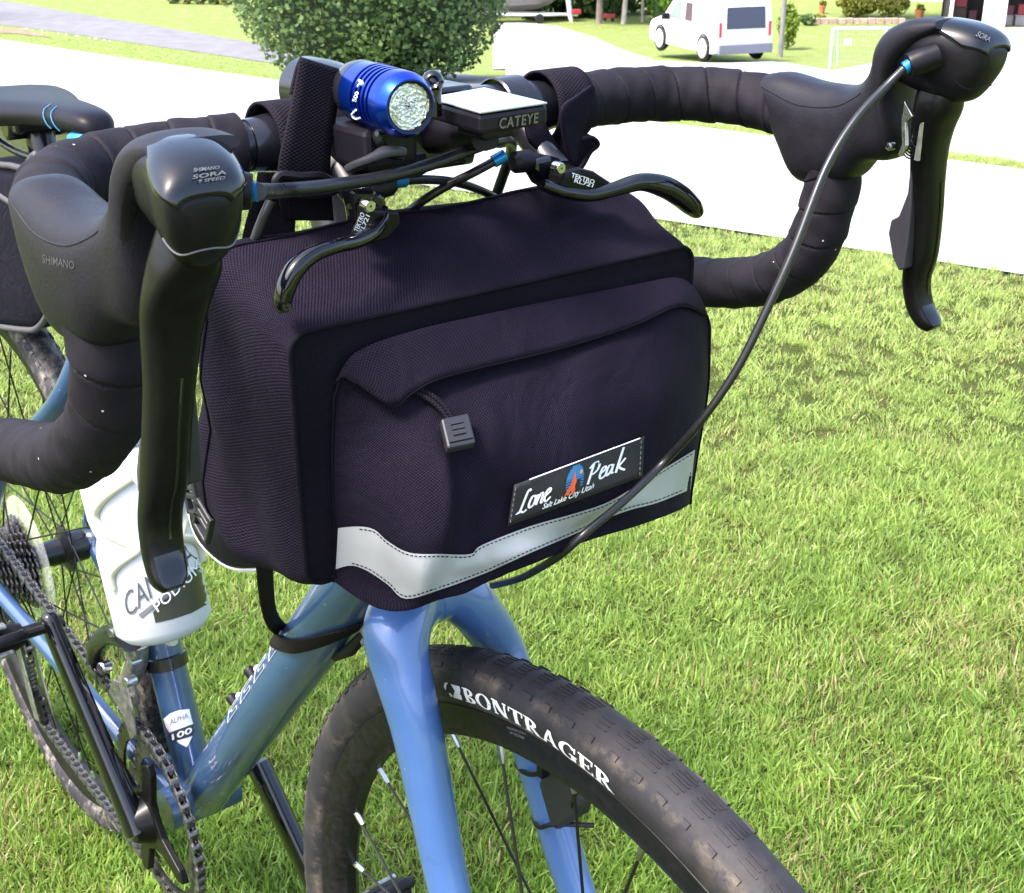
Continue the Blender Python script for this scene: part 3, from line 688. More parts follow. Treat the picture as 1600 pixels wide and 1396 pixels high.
BO = thing('motor_boat', bp_(800, 18, 10), 'grey and white boat hull resting on the white trailer', 'boat')
rows = []
for x, w, kz, t in ((720, 17, 19, 62), (760, 18, 18, 60), (800, 18, 17.5, 60), (840, 16, 19, 61), (862, 10, 27, 63), (885, 3, 46, 66), (892, .5, 60, 67)):
    rows.append([bp_(x, t, 10-w), bp_(x, t-14+.2*(x > 850)*5, 10-w*.98), bp_(x, kz+9, 10-w*.85), bp_(x, kz, 10), bp_(x, kz+9, 10+w*.85), bp_(x, t-14, 10+w*.98), bp_(x, t, 10+w)])
mb = MB(); o_ = mb.grid(np.array(rows)); mb.f += [[o_+i for i in range(7)]]; mb.m += [0]; mb.build('hull', mat('grey_hull', (.16, .14, .15), .4, var=.1, vscale=2), BO, sharp=25)
mb = MB(); mb.grid(np.array([[r[0]+UP*.5*s, r[6]+UP*.5*s] for r in rows])); mb.build('deck', kwm, BO, solid=.02)
mb = MB()
for i_ in (0, 6): mb.tube([r[i_] for r in rows], 1.6*s, 6)
mb.build('rub_rail', kwm, BO)
def tree(px, py, wpx, name, mt, label, lean=0, crown=(60, 46, 80, 5200), kl='wood', group=None):
    g = tp(px, py); s = 1/pxm(g); o = thing(name, g, label, 'tree', group)
    P = cat([g-UP*.05, g+UP*40*s+RIGHT*lean*.4*s, g+UP*110*s+RIGHT*lean*s, g+UP*180*s+RIGHT*lean*1.2*s], 5)
    mb = MB(); mb.tube(P, np.linspace(wpx*.58, wpx*.3, len(P))*s, 12)
    for a in range(6):
        q = P[8+a % 5]; d_ = np.array([math.cos(a*1.1), math.sin(a*1.1), .6]); mb.tube([q, q+d_*26*s, q+d_*50*s+UP*8*s], [2.5*s, 1.8*s, .8*s], 7)
    mb.build('trunk', mt, o)
    mb = MB(); leaves(mb, g+UP*(crown[2]+crown[1])*s, (crown[0]*s, crown[0]*s, crown[1]*s), crown[3], 7*s, 30, inner=.3); mb.build('crown', K[kl], o, smooth=False)
tree(936, 37, 10, 'tree', K['bark'], 'tree with a straight brown trunk, nearest the boat trailer', 2)
tree(974, 38, 8, 'tree', K['palebark'], 'tree with a pale forked trunk between the brown trunk and the hedge', 6)
tree(1004, 35, 5, 'tree', K['palebark'], 'thin pale tree half hidden at the left edge of the hedge', -2, (30, 26, 70, 1500))
g = tp(1050, 40); s = 1/pxm(g)
o = thing('hedge', g, 'bright green clipped hedge behind the front of the white van', 'hedge')
mb = MB(); leaves(mb, g+UP*30*s+RIGHT*6*s+AHEAD*30*s, (52*s, 40*s, 34*s), 5200, 5*s, 30, inner=.6); mb.build('foliage', leaf_material('hedge_leaves', (.06, .14, .015), (.17, .29, .04)), o, smooth=False)
mb = MB(); mb.box(g+UP*25*s+RIGHT*6*s+AHEAD*30*s, (66*s, 44*s, 44*s), [RIGHT, AHEAD, UP]); mb.build('inner_foliage', K['ever'], o, bevel=8*s)
# woodland edge beyond, one mass
P0 = tp(905, 35)
mb = MB(); s = 1/pxm(P0)
for k in range(26):
    q = P0+AHEAD*RNG.uniform(40, 160)*s+RIGHT*RNG.uniform(-330, 190)*s; hh = RNG.uniform(60, 120)*s
    leaves(mb, q+UP*hh*.75, (45*s, 45*s, hh), 1500, 8*s, 16, inner=.2)
tag(mb.build('woodland', K['wood'], None, smooth=False), 'dark green woodland edge behind the boat and tree trunks', 'woodland', kind='stuff')
g = tp(951, 34); s = 1/pxm(g); o = thing('garden_cart', g, 'low red garden cart standing between the two tree trunks', 'cart')
mb = MB(); mb.prism([g-RIGHT*9*s+UP*4*s, g+RIGHT*9*s+UP*4*s, g+RIGHT*11*s+UP*11*s, g-RIGHT*11*s+UP*11*s], AHEAD*9*s); mb.build('tray', mat('red_tray', (.33, .04, .04), .5), o, bevel=.5*s)
for x in (-6, 6):
    mb = MB(); mb.lathe([(.4*s, -1*s), (3*s, -1*s), (3*s, 1*s), (.4*s, 1*s)], g+RIGHT*x*s+UP*3*s, AHEAD, 14); mb.build('wheel', K['rubber'], o)
mb = MB(); mb.tube([g+RIGHT*10*s+UP*5*s, g+RIGHT*17*s+UP*12*s], .6*s, 6); mb.build('handle', K['black'], o)
# planting along the far left lawn, and the branch hanging in at the top left
FG = 'small flowering plants along the far edge of the left lawn'
for k, (px, c) in enumerate(((272, 'ever'), (292, 'yel'), (313, 'ever'), (334, 'ever'), (352, 'yel'))):
    g = tp(px, 6+k*.4); s = 1/pxm(g); o = thing('flowering_plant', g, ('dark leafy' if c == 'ever' else 'pale yellowish')+' small plant in the row on the far left lawn, '+('first', 'second', 'third', 'fourth', 'fifth')[k]+' from the left', 'plant', FG)
    mb = MB(); leaves(mb, g+UP*8*s, (11*s, 11*s, 9*s), 260, 4*s, 8); mb.build('foliage', K[c], o, smooth=False)
    mb = MB()
    for _ in range(9):
        q = g+UP*9*s+unit(RNG.normal(size=3))*8.5*s; mb.sphere(q, 1.6*s, 8)
    mb.build('blossom', mat('pink_blossom', (.6, .32, .30), .7), o)
g = tp(-260, 40); s = 1/pxm(g)
o = thing('overhanging_tree', g, 'tree out of frame whose leafy twig hangs in at the top left corner', 'tree')
q = CAM+ray(8, -2)*14
mb = MB(); mb.tube(cat([g-UP*.1, g+UP*3, g+UP*5.5], 4), np.linspace(.25, .15, 9), 10); mb.tube(cat([g+UP*5, .5*(g+UP*6+q+UP*2), q+UP*.5, q+UP*.12], 5), np.linspace(.10, .008, 16), 8); mb.build('trunk', K['bark'], o)
mb = MB(); leaves(mb, q+UP*.14, (.15, .15, .14), 180, .05, 8); leaves(mb, g+UP*6.2, (2.2, 2.2, 1.2), 1600, .14, 16); mb.build('crown', K['wood'], o, smooth=False)
SGp = 'white stones along the street edge'
mb0 = None
for k, px in enumerate((42, 52, 66, 92, 104, 121, 140, 150, 163, 172)):
    g = tp(px, 39.5+.148*px+1); s = 1/pxm(g)
    if mb0 is None:
        mb = MB(); mb.sphere(g+UP*1.0*s, 2.2*s, 8, sc=(1.2, 1, .7)); mb0 = mb.build('edge_stone', mat('pale_stone', (.6, .6, .58), .9), None, org=g); o = mb0
    else:
        o = mb0.copy(); COL.objects.link(o); o.location = g; o.scale = (RNG.uniform(.6, 1.2),)*3
    tag(o, 'small white stone beside the left part of the street, '+('first', 'second', 'third', 'fourth', 'fifth', 'sixth', 'seventh', 'eighth', 'ninth', 'tenth')[k]+' of ten from the left', 'stone', SGp)
# ================================================================== BICYCLE
BK = thing('bicycle', (.438, 0, 0), 'slate blue drop bar bicycle with black tyres standing on the lawn', 'bicycle')
A3 = lambda *p: np.array(p, float)
BB = A3(.452, 0, .262); RA = A3(.030, 0, .352); FA = A3(1.04, 0, .345)
ha = R(71.0); HAX = A3(-math.cos(ha), 0, math.sin(ha)); HP0 = FA-.05*A3(math.sin(ha), 0, math.cos(ha))
def hax(z): return HP0+HAX*((z-HP0[2])/HAX[2])
sa = R(73.2); SAX = A3(-math.cos(sa), 0, math.sin(sa))
ST = BB+SAX*.50
# frame: every tube of one welded piece
dt0, dt1 = BB+A3(.012, 0, .012), hax(.735)
DTX = unit(dt1-dt0)
mb = MB()
mb.tube([BB-SAX*.0, BB+SAX*.2, ST], [.0185, .0175, .0165], 28, up=(0, 1, 0))
mb.tube(cat([dt0, dt0+(dt1-dt0)*.1, dt0+(dt1-dt0)*.5, dt1], 6), .0238, 32, up=(0, 1, 0))
mb.tube([ST-SAX*.03, hax(.835)], [.016, .019], 24, up=(0, 1, 0))
mb.tube([hax(.695), hax(.715), hax(.84), hax(.865)], [.026, .024, .024, .025], 28)
mb.cyl(BB-A3(0, .036, 0), BB+A3(0, .036, 0), .0215, 28)
for s in (-1, 1):
    mb.tube(cat([BB+A3(-.015, s*.016, -.004), BB+A3(-.09, s*.027, .012), BB+A3(-.20, s*.042, .045), RA+A3(.05, s*.060, -.012), RA+A3(.008, s*.064, 0)], 6), [*np.linspace(.013, .0085, 25)], 16, up=(0, 0, 1), r2=[*np.linspace(.010, .008, 25)])
    mb.tube(cat([ST-SAX*.045+A3(0, s*.010, 0), ST-SAX*.075+A3(-.045, s*.028, -.03), RA+(ST-RA)*.45+A3(-.012, s*.050, 0), RA+A3(.012, s*.063, .03)], 6), [*np.linspace(.0105, .008, 19)], 16)
    mb.box(RA+A3(.004, s*.066, .004), (.045, .006, .04))
q = RA+(ST-RA)*.74
mb.tube([q+A3(.02, -.034, -.02), q+A3(.02, .034, -.02)], .0085, 14)
mb.tube(cat([BB+A3(-.055, -.022, .01), BB+A3(-.058, 0, .01), BB+A3(-.055, .022, .01)], 3), .009, 12)
FR = mb.build('frame', K['frame'], BK, sharp=50)
for px, py in ((44, 543),):
    c = aty(px, py, -.03); mb = MB(); mb.lathe([(.001, .006), (.004, .006), (.0045, .004), (.0045, -.006)], c, unit(CAM-c), 14); mb.build('eyelet_bolt', K['blackmetal'], FR)
# cable run line under the down tube, bottle bosses and clips on its upper side
side_n = unit(np.cross(DTX, (0, 1, 0)));  side_n = side_n if side_n[2] > 0 else -side_n
for px, py in ((372, 1000), (349, 1052)):
    t_ = ((aty(px, py, 0)-dt0)@DTX); b0 = dt0+DTX*t_+side_n*.022
    mb = MB(); mb.lathe([(.001, .013), (.0042, .013), (.005, .011), (.005, 0), (.0055, 0), (.0055, -.002)], b0, unit(side_n+A3(0, -.25, 0)), 14); bo = mb.build('bottle_boss', K['black'], FR)
    mb = MB(); mb.sphere(b0+DTX*.012+side_n*.006, .0032, 10); mb.build('boss_cap', K['white'], bo)
# outlined letters on the down tube (partly hidden in the photo)
def on_dt(t_, phi, off=.0006): 
    rr = .0238+off; return dt0+DTX*t_+rr*(math.cos(phi)*A3(0, -1, 0)+math.sin(phi)*side_n)
tA = (aty(372, 1012, 0)-dt0)@DTX; tB = (aty(432, 925, 0)-dt0)@DTX
mb = MB()
def outline(pts):
    P = [on_dt(tA+(tB-tA)*u, 0.30+v*.50, .0006) for u, v in pts]; P = cat(P, 1, True)
    Q = []
    for i in range(len(P)):
        a, b_ = P[i], P[(i+1) % len(P)]
        for k in range(5): Q.append(a+(b_-a)*k/5)
    mb.tube(np.array(Q), .00032, 5, closed=True)
for x0 in (-.28, .10, .48, .86):
    w_ = .27
    outline([(x0, 0), (x0+w_, 0), (x0+w_, .28), (x0+.12, .34), (x0+.12, .6), (x0+w_, .66), (x0+w_, 1), (x0, 1)])
mb.build('down_tube_letters', mat('pale_outline', (.5, .52, .56), .5), FR)
# pale cable guide and strap end under the down tube near the fork
c = dt0+DTX*((aty(540, 955, 0)-dt0)@DTX)-side_n*.028
mb = MB(); mb.box(c-side_n*.004+DTX*.012, (.018, .006, .011), [DTX, A3(0, 1, 0), side_n]); mb.build('cable_guide', K['grey'], FR, bevel=.002)
mb = MB(); mb.tube([c+DTX*.012-side_n*.003, c-DTX*.02-side_n*.002, c-DTX*.05+side_n*.004], [.004, .005, .003], 10); mb.build('cable_guide_tail', K['black'], FR)
# shield badge on the seat tube
STV = MB(); STV.tube([BB-SAX*.05, BB+SAX*.2, ST], [.0187, .0178, .0168], 64, up=(0, 1, 0)); stb = STV.bvh()
def decal(pts, name, mt, bv, par, off=.0006, n=10):
    """a printed shape: pixel outline draped on a surface"""
    pts = np.asarray(pts, float); c = pts.mean(0); G = []
    dense = []
    for i in range(len(pts)):
        for k in range(4): dense.append(pts[i]+(pts[(i+1) % len(pts)]-pts[i])*k/4)
    dense = np.array(dense)
    for t_ in np.linspace(.02, 1, n): 
        row = [drape(bv, *(c+(q-c)*t_), off) for q in dense]
        G.append(row)
    ok = all(x is not None for r_ in G for x in r_)
    if not ok: G = [[x if x is not None else drape(bv, *c, off) for x in r_] for r_ in G]
    mb = MB(); mb.grid(np.array(G), False, True); return mb.build(name, mt, par)
SH = decal([(255, 1124), (266, 1115), (280, 1110), (296, 1108), (299, 1122), (304, 1138), (300, 1152), (292, 1168), (280, 1162), (268, 1150), (260, 1138)], 'shield_badge', K['white'], stb, FR)
decal([(262, 1146), (303, 1131), (304, 1143), (301, 1150), (268, 1160), (263, 1152)], 'badge_band', mat('dark_badge', (.02, .03, .05), .4), stb, FR, .0011)
def txt(s, quad, bv, name, mt, par, off=.0012, **kw):
    V, F = text2d(s, **kw); w, h = V[:, 0].max(), max(1., V[:, 1].max()); V = V-np.array([V[:, 0].min(), 0]); w = V[:, 0].max(); f = quadmap(quad)
    P = [drape(bv, *f(a/w, b_), off) for a, b_ in V]
    F = [x for x in F if all(P[i] is not None for i in x)]; P = [p if p is not None else np.zeros(3) for p in P]
    mb = MB(); mb.add(P, F); return mb.build(name, mt, par, smooth=False)
txt('ALPHA', [(266, 1133), (294, 1122), (292, 1114), (264, 1125)], stb, 'badge_text', K['grey'], FR, shear=.2)
txt('100', [(269, 1157), (300, 1145), (300, 1136), (268, 1148)], stb, 'badge_number', K['white'], FR, .0016, bold=.02)

# ---- fork
mb = MB()
cw = hax(.697)+A3(.015, 0, -.006)
mb.tube([hax(.694)+A3(.006, 0, .006), hax(.708), hax(.74)], [.016, .019, .018], 24)
for s in (-1, 1):
    if s < 0: low_ = [aty(624, 1038, -.046), aty(655, 1150, -.047), aty(701, 1396, -.047)]
    else: low_ = [aty(793, 1040, .046), aty(834, 1170, .047), aty(869, 1290, .047), aty(901, 1396, .047)]
    sh = low_[0]+A3(-.0085, -s*.0045, .020)
    P = [cw+A3(0, -s*.006, .001), cw+A3(.001, s*.012, .0005), cw*.45+sh*.55+A3(.001, s*.005, .0055), sh]+low_+[FA+A3(-.012, s*.052, .05), FA+A3(0, s*.053, 0)]
    P = cat(P, 7)
    for _ in range(10): P[1:-1] = .25*P[:-2]+.5*P[1:-1]+.25*P[2:]
    zz = P[:, 2]
    fore = np.interp(zz, [.345, .50, .58, .64, .68], [.0100, .0142, .0162, .0182, .0205])*(1.05 if s > 0 else 1.)
    late = np.interp(zz, [.345, .50, .58, .64, .67, .69], [.0080, .0112, .0128, .0142, .0160, .0195])
    mb.tube(P, fore, 24, up=(1, 0, .25), r2=late, p=.9)
FK = mb.build('fork', K['fork'], BK, sharp=60, sub=1)
c = aty(703, 922, -.004); mb = MB(); mb.lathe([(.001, .0005), (.0035, .0005), (.0042, .0012), (.0042, -.004)], atx(703, 922, .892), A3(1, 0, .1), 16); mb.build('crown_bolt', K['blackmetal'], FK)
# headset, stem
mb = MB(); mb.tube([hax(.866), hax(.90), hax(.955), hax(.99)], [.0235, .0165, .0175, .0175], 24); mb.build('headset_spacer', K['blackmetal'], BK)
CL = A3(.880, 0, .980)
mb = MB(); mb.tube(cat([hax(.985)+A3(-.005, 0, 0), hax(.985)+A3(.03, 0, 0), CL-A3(.03, 0, .001), CL-A3(.008, 0, 0)], 5), np.linspace(.019, .0185, 16), 24, up=(0, 1, 0)); mb.box(CL+A3(.010, 0, 0), (.026, .046, .042)); ST_ = mb.build('stem', K['blackmetal'], BK, bevel=.003)
for y in (-.016, .016):
    for z in (-.015, .015):
        mb = MB(); mb.lathe([(.001, .004), (.0036, .004), (.0042, .003), (.0042, 0)], CL+A3(.0232, y, z), (1, 0, 0), 12); mb.build('faceplate_bolt', K['blackmetal'], ST_)

# ---- handlebar
near = [(.880, -.100, .980), (.8785, -.132, .980), (.879, -.158, .9795), (.885, -.180, .979), (.9015, -.2015, .9785), (.926, -.2145, .976), (.955, -.2195, .968), (.977, -.220, .9545), (.9870, -.22, .932), (.9815, -.22, .910), (.971, -.22, .8945), (.9465, -.221, .8745), (.9085, -.222, .8545), (.858, -.223, .840), (.800, -.224, .8225), (.780, -.224, .8165)]
far = [(.878, .100, .980), (.877, .128, .980), (.8785, .155, .980), (.885, .181, .979), (.9015, .2015, .9785), (.925, .2145, .977), (.954, .2195, .973), (.976, .220, .960), (.9868, .22, .940), (.9845, .22, .922), (.9800, .22, .905), (.9700, .22, .887), (.947, .22, .870), (.917, .22, .8595), (.880, .22, .852), (.820, .221, .846)]
PN, PF = cat(near, 10), cat(far, 10)
mb = MB()
mid = cat([near[0], (.8805, -.06, .980), (.8805, 0, .980), (.880, .06, .980), far[0]], 6)
mb.tube(mid, np.interp(np.abs(mid[:, 1]), [0, .075, .10, .12], [.0160, .0160, .0128, .0125]), 28)
for P in (PN, PF): mb.tube(P, .0118, 16)
HB = mb.build('handlebar', K['bar'], BK)
def taped(P, name, skip=(0, 1), turns_to=.022, sgn=1):
    """cork tape wound round the bar: a helical lap with a real step in it"""
    P = np.asarray(P); L = np.r_[0, np.cumsum(np.linalg.norm(np.diff(P, axis=0), axis=1))]
    l0, l1 = L[-1]*skip[0], L[-1]*skip[1]; n = int((l1-l0)/.0008)
    ls = np.linspace(l0, l1, n); Q = np.array([[np.interp(x, L, P[:, k]) for k in range(3)] for x in ls])
    T, A, B = frames(Q, None)
    # rotation-minimising frame
    a = A[0]; AA = []
    for i in range(n): a = unit(a-T[i]*(a@T[i])); AA.append(a)
    AA = np.array(AA); BBn = np.cross(T, AA); m = 64; th = np.arange(m)*2*np.pi/m
    ph = (ls[:, None]/turns_to+sgn*th[None]/(2*np.pi)+.25*np.sin(ls[:, None]*31)*.5) % 1.
    step = np.clip((ph)/.93, 0, 1)
    lump = .00035*np.sin(ls[:, None]*190+3*np.sin(th*2)[None])+.00025*np.sin(ls[:, None]*420+2*th[None])
    r = .0160+.0006*np.where(ph < .95, step, (1-ph)/.05)-.0010*np.exp(-((ph-.965)/.035)**2)+lump*.7
    G = Q[:, None]+AA[:, None]*(r*np.cos(th))[..., None]+BBn[:, None]*(r*np.sin(th))[..., None]
    mb = MB(); o_ = mb.grid(G, False, True); mb.f += [[o_+i for i in range(m)], [o_+(n-1)*m+i for i in range(m-1, -1, -1)]]; mb.m += [0, 0]
    o = mb.build(name, K['tape'], HB, sharp=28); return o
taped(PN, 'bar_tape', (.01, .99), .021, 1); taped(PF, 'bar_tape', (.015, .995), .021, -1)
mb = MB(); mb.lathe([(.0118, 0), (.0168, .001), (.0172, .004), (.015, .007), (.001, .008)], PF[-1], PF[-1]-PF[-4], 20); mb.build('bar_plug', K['black'], HB)

# ---- brake and shift levers (one per side, mirrored)
def lofter(T, B, Wd, ys, n=8, tap=0.):
    T, B = cat(np.array(T), n), cat(np.array(B), n); Wd = cat(np.array(Wd)[:, None], n)[:, 0]; ys = cat(np.array(ys)[:, None], n)[:, 0]
    def pt(s, phi, off=0, e=.72):
        i = min(max(s, 0), 1)*(len(T)-1); k = min(int(i), len(T)-2); f = i-k
        t, b, w, y = [x[k]*(1-f)+x[k+1]*f for x in (T, B, Wd, ys)]
        c, a = (t+b)/2, (t-b)/2; cs, sn = math.cos(phi), math.sin(phi)
        la = np.linalg.norm(a); u = a/max(la, 1e-9)
        p = c+u*(la+off)*math.copysign(abs(cs)**e, cs); return A3(p[0], y+(w*(1-tap*((1-cs)/2)**1.3)+off)*math.copysign(abs(sn)**e, sn), p[1])
    return pt
def loft_obj(pt, name, mt, par, s0=0, s1=1, ns=40, npz=36, f0=0, f1=2*math.pi, off=0, closed=True, e=.72, **kw):
    ss = np.linspace(s0, s1, ns); ph = np.linspace(f0, f1, npz, endpoint=not closed)
    G = np.array([[pt(s, p, off, e) for p in ph] for s in ss]); mb = MB(); o_ = mb.grid(G, False, closed)
    if closed: mb.f += [[o_+i for i in range(npz)], [o_+(ns-1)*npz+i for i in range(npz)]]; mb.m += [0, 0]
    return mb.build(name, mt, par, **kw)
TH_N = .072
def S3(px, py, y, sd):
    """a point of the left lever read from the photo; the right lever is its mirror image, rotated a touch nose down"""
    p = aty(px, py, y)
    if sd > 0: return p
    c, s = math.cos(TH_N), math.sin(TH_N); x, z = p[0]-.90, p[2]-.98
    return A3(.90+x*c+z*s, -y, .98-x*s+z*c)
def shifter(sd):
    o = bpy.data.objects.new('brake_shift_lever', None); COL.objects.link(o); o.parent = BK; ORG[o] = ORG[BK]; o.empty_display_size = .03
    o['label'] = 'right hand brake and shift lever' if sd < 0 else 'left hand brake and shift lever'
    def prof_(rows, tap=0., ws=1.):
        T = [S3(a, b, y, sd) for (a, b), _, y, _ in rows]; B = [S3(a, b, y, sd) for _, (a, b), y, _ in rows]
        return lofter([(p[0], p[2]) for p in T], [(p[0], p[2]) for p in B], [r_[3]*ws for r_ in rows], [sd*r_[2] for r_ in rows], tap=tap)
    hood = prof_([((1211, 114), (1228, 188), .2205, .0172), ((1234, 113), (1243, 240), .2205, .0190), ((1283, 127), (1264, 283), .220, .0200), ((1330, 133), (1331, 281), .2190, .0190), ((1358, 127), (1362, 252), .216, .0178), ((1375, 108), (1398, 248), .2135, .0178),
                  ((1385, 82), (1409, 218), .2115, .0186), ((1394, 58), (1407, 160), .210, .0192), ((1412, 39), (1417, 110), .209, .0190), ((1445, 27), (1450, 72), .2085, .0178), ((1486, 29), (1490, 46), .208, .0150)], .0, .95)
    H = loft_obj(hood, 'rubber_hood', K['hood'], o, ns=72, npz=44, sharp=60)
    hm = MB(); hm.grid(np.array([[hood(s, p) for p in np.linspace(0, 2*math.pi, 44, endpoint=False)] for s in np.linspace(0, 1, 72)]), False, True); hbv = hm.bvh()
    for q in (1.12, -1.12):
        mb = MB(); mb.tube(np.array([hood(s, q+.25*s, -.0002) for s in np.linspace(.02, .46, 24)]), .00055, 6); mb.build('hood_seam', K['hood'], H)
    head = prof_([((1408, 62), (1413, 128), .2100, .0160), ((1438, 38), (1440, 142), .2105, .0186), ((1475, 32.5), (1470, 153), .2110, .0198), ((1510, 37), (1497, 160), .2135, .0200), ((1538, 47), (1522, 155), .2155, .0186), ((1555, 61), (1544, 130), .2172, .0158), ((1562, 80), (1557, 108), .2185, .0095)], .42, .92)
    EX = .74
    sh = loft_obj(head, 'lever_shell', K['shell'], o, ns=48, npz=52, e=EX, sharp=60)
    sm = MB(); sm.grid(np.array([[head(s, p, 0, EX) for p in np.linspace(0, 2*math.pi, 52, endpoint=False)] for s in np.linspace(0, 1, 48)]), False, True); sbv = sm.bvh()
    # glossy name plate: flat top panel that tapers down over the nose
    def lim(s): return .50+.62*min(1, max(0, (s-.24)/.40))
    S0 = .24
    G = [[head(s, p*lim(s), .0010, EX) for p in np.linspace(-1, 1, 26)] for s in np.linspace(S0, .955, 28)]
    mb = MB(); mb.grid(np.array(G)); pb = mb.bvh(); npl = mb.build('name_plate', K['plate'], o, sharp=60, solid=.0007)
    rim_ = [head(S0, p*lim(S0), .0010, EX) for p in np.linspace(-1, 1, 10)]+[head(s, lim(s), .0010, EX) for s in np.linspace(S0+.02, .955, 18)]+[head(.955, p*lim(.955), .0010, EX) for p in np.linspace(.9, -.9, 10)]+[head(s, -lim(s), .0010, EX) for s in np.linspace(.955, S0+.02, 18)]
    mb = MB(); mb.tube(np.array(rim_), .0005, 6, closed=True); mb.build('plate_seam', K['black'], npl)
    if sd < 0:
        for t_, q in (('SHIMANO', [(302, 269), (343, 264), (343, 259), (302, 263)]), ('SORA', [(301, 280), (354, 272), (352, 266), (300, 274)]), ('9 SPEED', [(310, 286), (352, 280), (352, 275), (310, 281)])):
            txt(t_, q, pb, 'lettering', mat('dim_print', (.10, .105, .11), .5), npl, .0019, bold=.012, shear=.15)
        decal([(199, 285), (222, 306), (207, 345), (193, 384), (187, 372), (191, 320)], 'side_panel', K['shell'], hbv, H, .0012)
        txt('SORA', [(194, 376), (213, 325), (205, 308), (190, 355)], hbv, 'raised_letters', K['shell'], H, .0020, bold=.02)
        txt('SHIMANO', [(66, 411), (116, 421), (116, 409), (66, 398)], hbv, 'embossed_letters', mat('faint_print', (.045, .042, .05), .5), H, .0005, bold=.01)
    else:
        txt('SORA', [(1524, 56), (1546, 66), (1550, 59), (1530, 49)], pb, 'lettering', mat('dim_print', (.10, .105, .11), .5), npl, .0019, bold=.012)
    # bright hairline where the shell overlaps the blade
    mb = MB(); mb.tube(np.array([head(.60+.22*math.cos(p*1.2), math.pi+p, .0002, EX) for p in np.linspace(-1.35, 1.35, 40)]), .00035, 6); mb.build('shell_edge', K['grey'] if sd < 0 else K['shell'], sh)
    # brake blade with its broad root
    rows = [((1500, 140), (1446, 118), .2130, .0085), ((1494, 172), (1440, 160), .2145, .0120), ((1478, 206), (1437, 204), .2170, .0124), ((1471, 240), (1434, 240), .2190, .0108), ((1468, 285), (1431, 290), .2210, .0094), ((1466, 335), (1427, 340), .2235, .0086),
            ((1459, 398), (1420, 402), .2260, .0085), ((1447, 440), (1418, 442), .2280, .0082), ((1451, 476), (1425, 482), .2295, .0078), ((1462, 500), (1440, 508), .2305, .0070), ((1466, 510), (1452, 518), .2308, .0040)]
    blade = prof_(rows)
    bl = loft_obj(blade, 'brake_blade', K['blade'], o, ns=80, npz=32, e=.62, sharp=60)
    mb = MB(); mb.tube(np.array([blade(s, .06, .0001, .62) for s in np.linspace(.40, .76, 24)]), .0007, 6); mb.build('blade_groove', K['gloss'], bl)
    G = [[blade(s, p, .0003, .62) for p in np.linspace(-.62, .62, 9)] for s in np.linspace(.80, .97, 14)]
    mb = MB(); mb.grid(np.array(G)); mb.build('polished_tip', K['gloss'], bl)
    # shift paddle behind the blade
    pts = [(1428, 300), (1432, 262), (1437, 256), (1433, 330), (1428, 380), (1422, 418), (1414, 421), (1404, 398), (1398, 362), (1402, 342), (1414, 336)]
    Q = [S3(a, b, .2165, sd)+A3(0, -sd*.0095, 0) for a, b in pts]
    Q = [S3(a, b, .2165-.0+.0000, sd) for a, b in pts]
    mb = MB(); mb.prism([q+A3(0, sd*.004, 0) for q in Q], A3(0, -sd*.010, 0)); mb.build('shift_paddle', mat('dark_grey_paddle', (.022, .020, .026), .5, var=.1), o, smooth=False, bevel=.0022)
    if sd < 0:
        Q = [aty(a, b, -.228) for a, b in ((240, 652), (222, 662), (213, 690), (209, 735), (212, 772), (221, 780), (237, 762), (246, 700))]
        mb = MB(); mb.prism(Q, A3(0, .012, 0)); mb.build('shift_paddle', mat('grey_paddle', (.05, .047, .055), .5, var=.1), o, smooth=False, bevel=.003)
    # pivot plate, pin and spring on the inner side
    yy = .1935
    if sd > 0:
        mb = MB(); mb.prism([S3(a, b, yy, sd) for a, b in ((1413, 158), (1426, 182), (1415, 192), (1416, 228), (1407, 246), (1402, 244), (1409, 226), (1408, 190))], A3(0, sd*.0025, 0)); mb.build('steel_return_plate', K['silver'], o, smooth=False, bevel=.0005)
    h_ = drape(hbv, 1389, 229, .0004) if sd > 0 else None
    c = h_ if h_ is not None else S3(1389, 229, .205, sd)
    mb = MB(); mb.lathe([(.0005, .0012), (.0018, .0012), (.0024, .0004), (.0024, -.003)], c, A3(0, -sd, 0), 18); mb.build('pivot_pin', K['silver'], o)
    if sd > 0:
        mb = MB(); mb.prism([S3(a, b, yy+.001, sd) for a, b in ((1440, 192), (1437, 196), (1428, 250), (1434, 252))], A3(0, sd*.002, 0)); mb.build('spring_strip', K['dullsilver'], o, smooth=False)
    P = []; a, b = S3(1416, 242, .204, sd), S3(1434, 222, .204, sd)
    for k in range(60):
        t_ = k/59; u = unit(b-a); v = unit(np.cross(u, (0, 1, 0))); P.append(a+(b-a)*t_+.0035*(math.cos(k*.7)*v+math.sin(k*.7)*A3(0, 1, 0)))
    if sd > 0: mb = MB(); mb.tube(np.array(P), .0005, 5); mb.build('return_spring', K['blackmetal'], o)
    # cable exit: rubber cup and blue ferrule
    if sd > 0: e0, e1, e2 = aty(1450, 92, .192), aty(1420, 103, .1845), aty(1412, 108, .1825)
    else: e0, e1, e2 = aty(362, 297, -.196), aty(394, 300, -.190), aty(403, 300, -.1885)
    mb = MB(); mb.tube(cat([e0+(e0-e1)*.5, e0, e0+(e1-e0)*.55, e0+(e1-e0)*.95, e1], 4), [*np.interp(np.linspace(0, 1, 17), [0, .4, .8, .95, 1], [.0066, .0068, .0062, .0054, .0030])], 24); mb.build('cable_boot', K['shell'], o, sharp=50)
    mb = MB(); mb.tube([e1-(e2-e1)*.2, e1+(e2-e1)*.9], [.0034, .0034], 16); mb.build('ferrule', K['bluef'], o)
    return e2
EN, EF = shifter(-1), shifter(1)

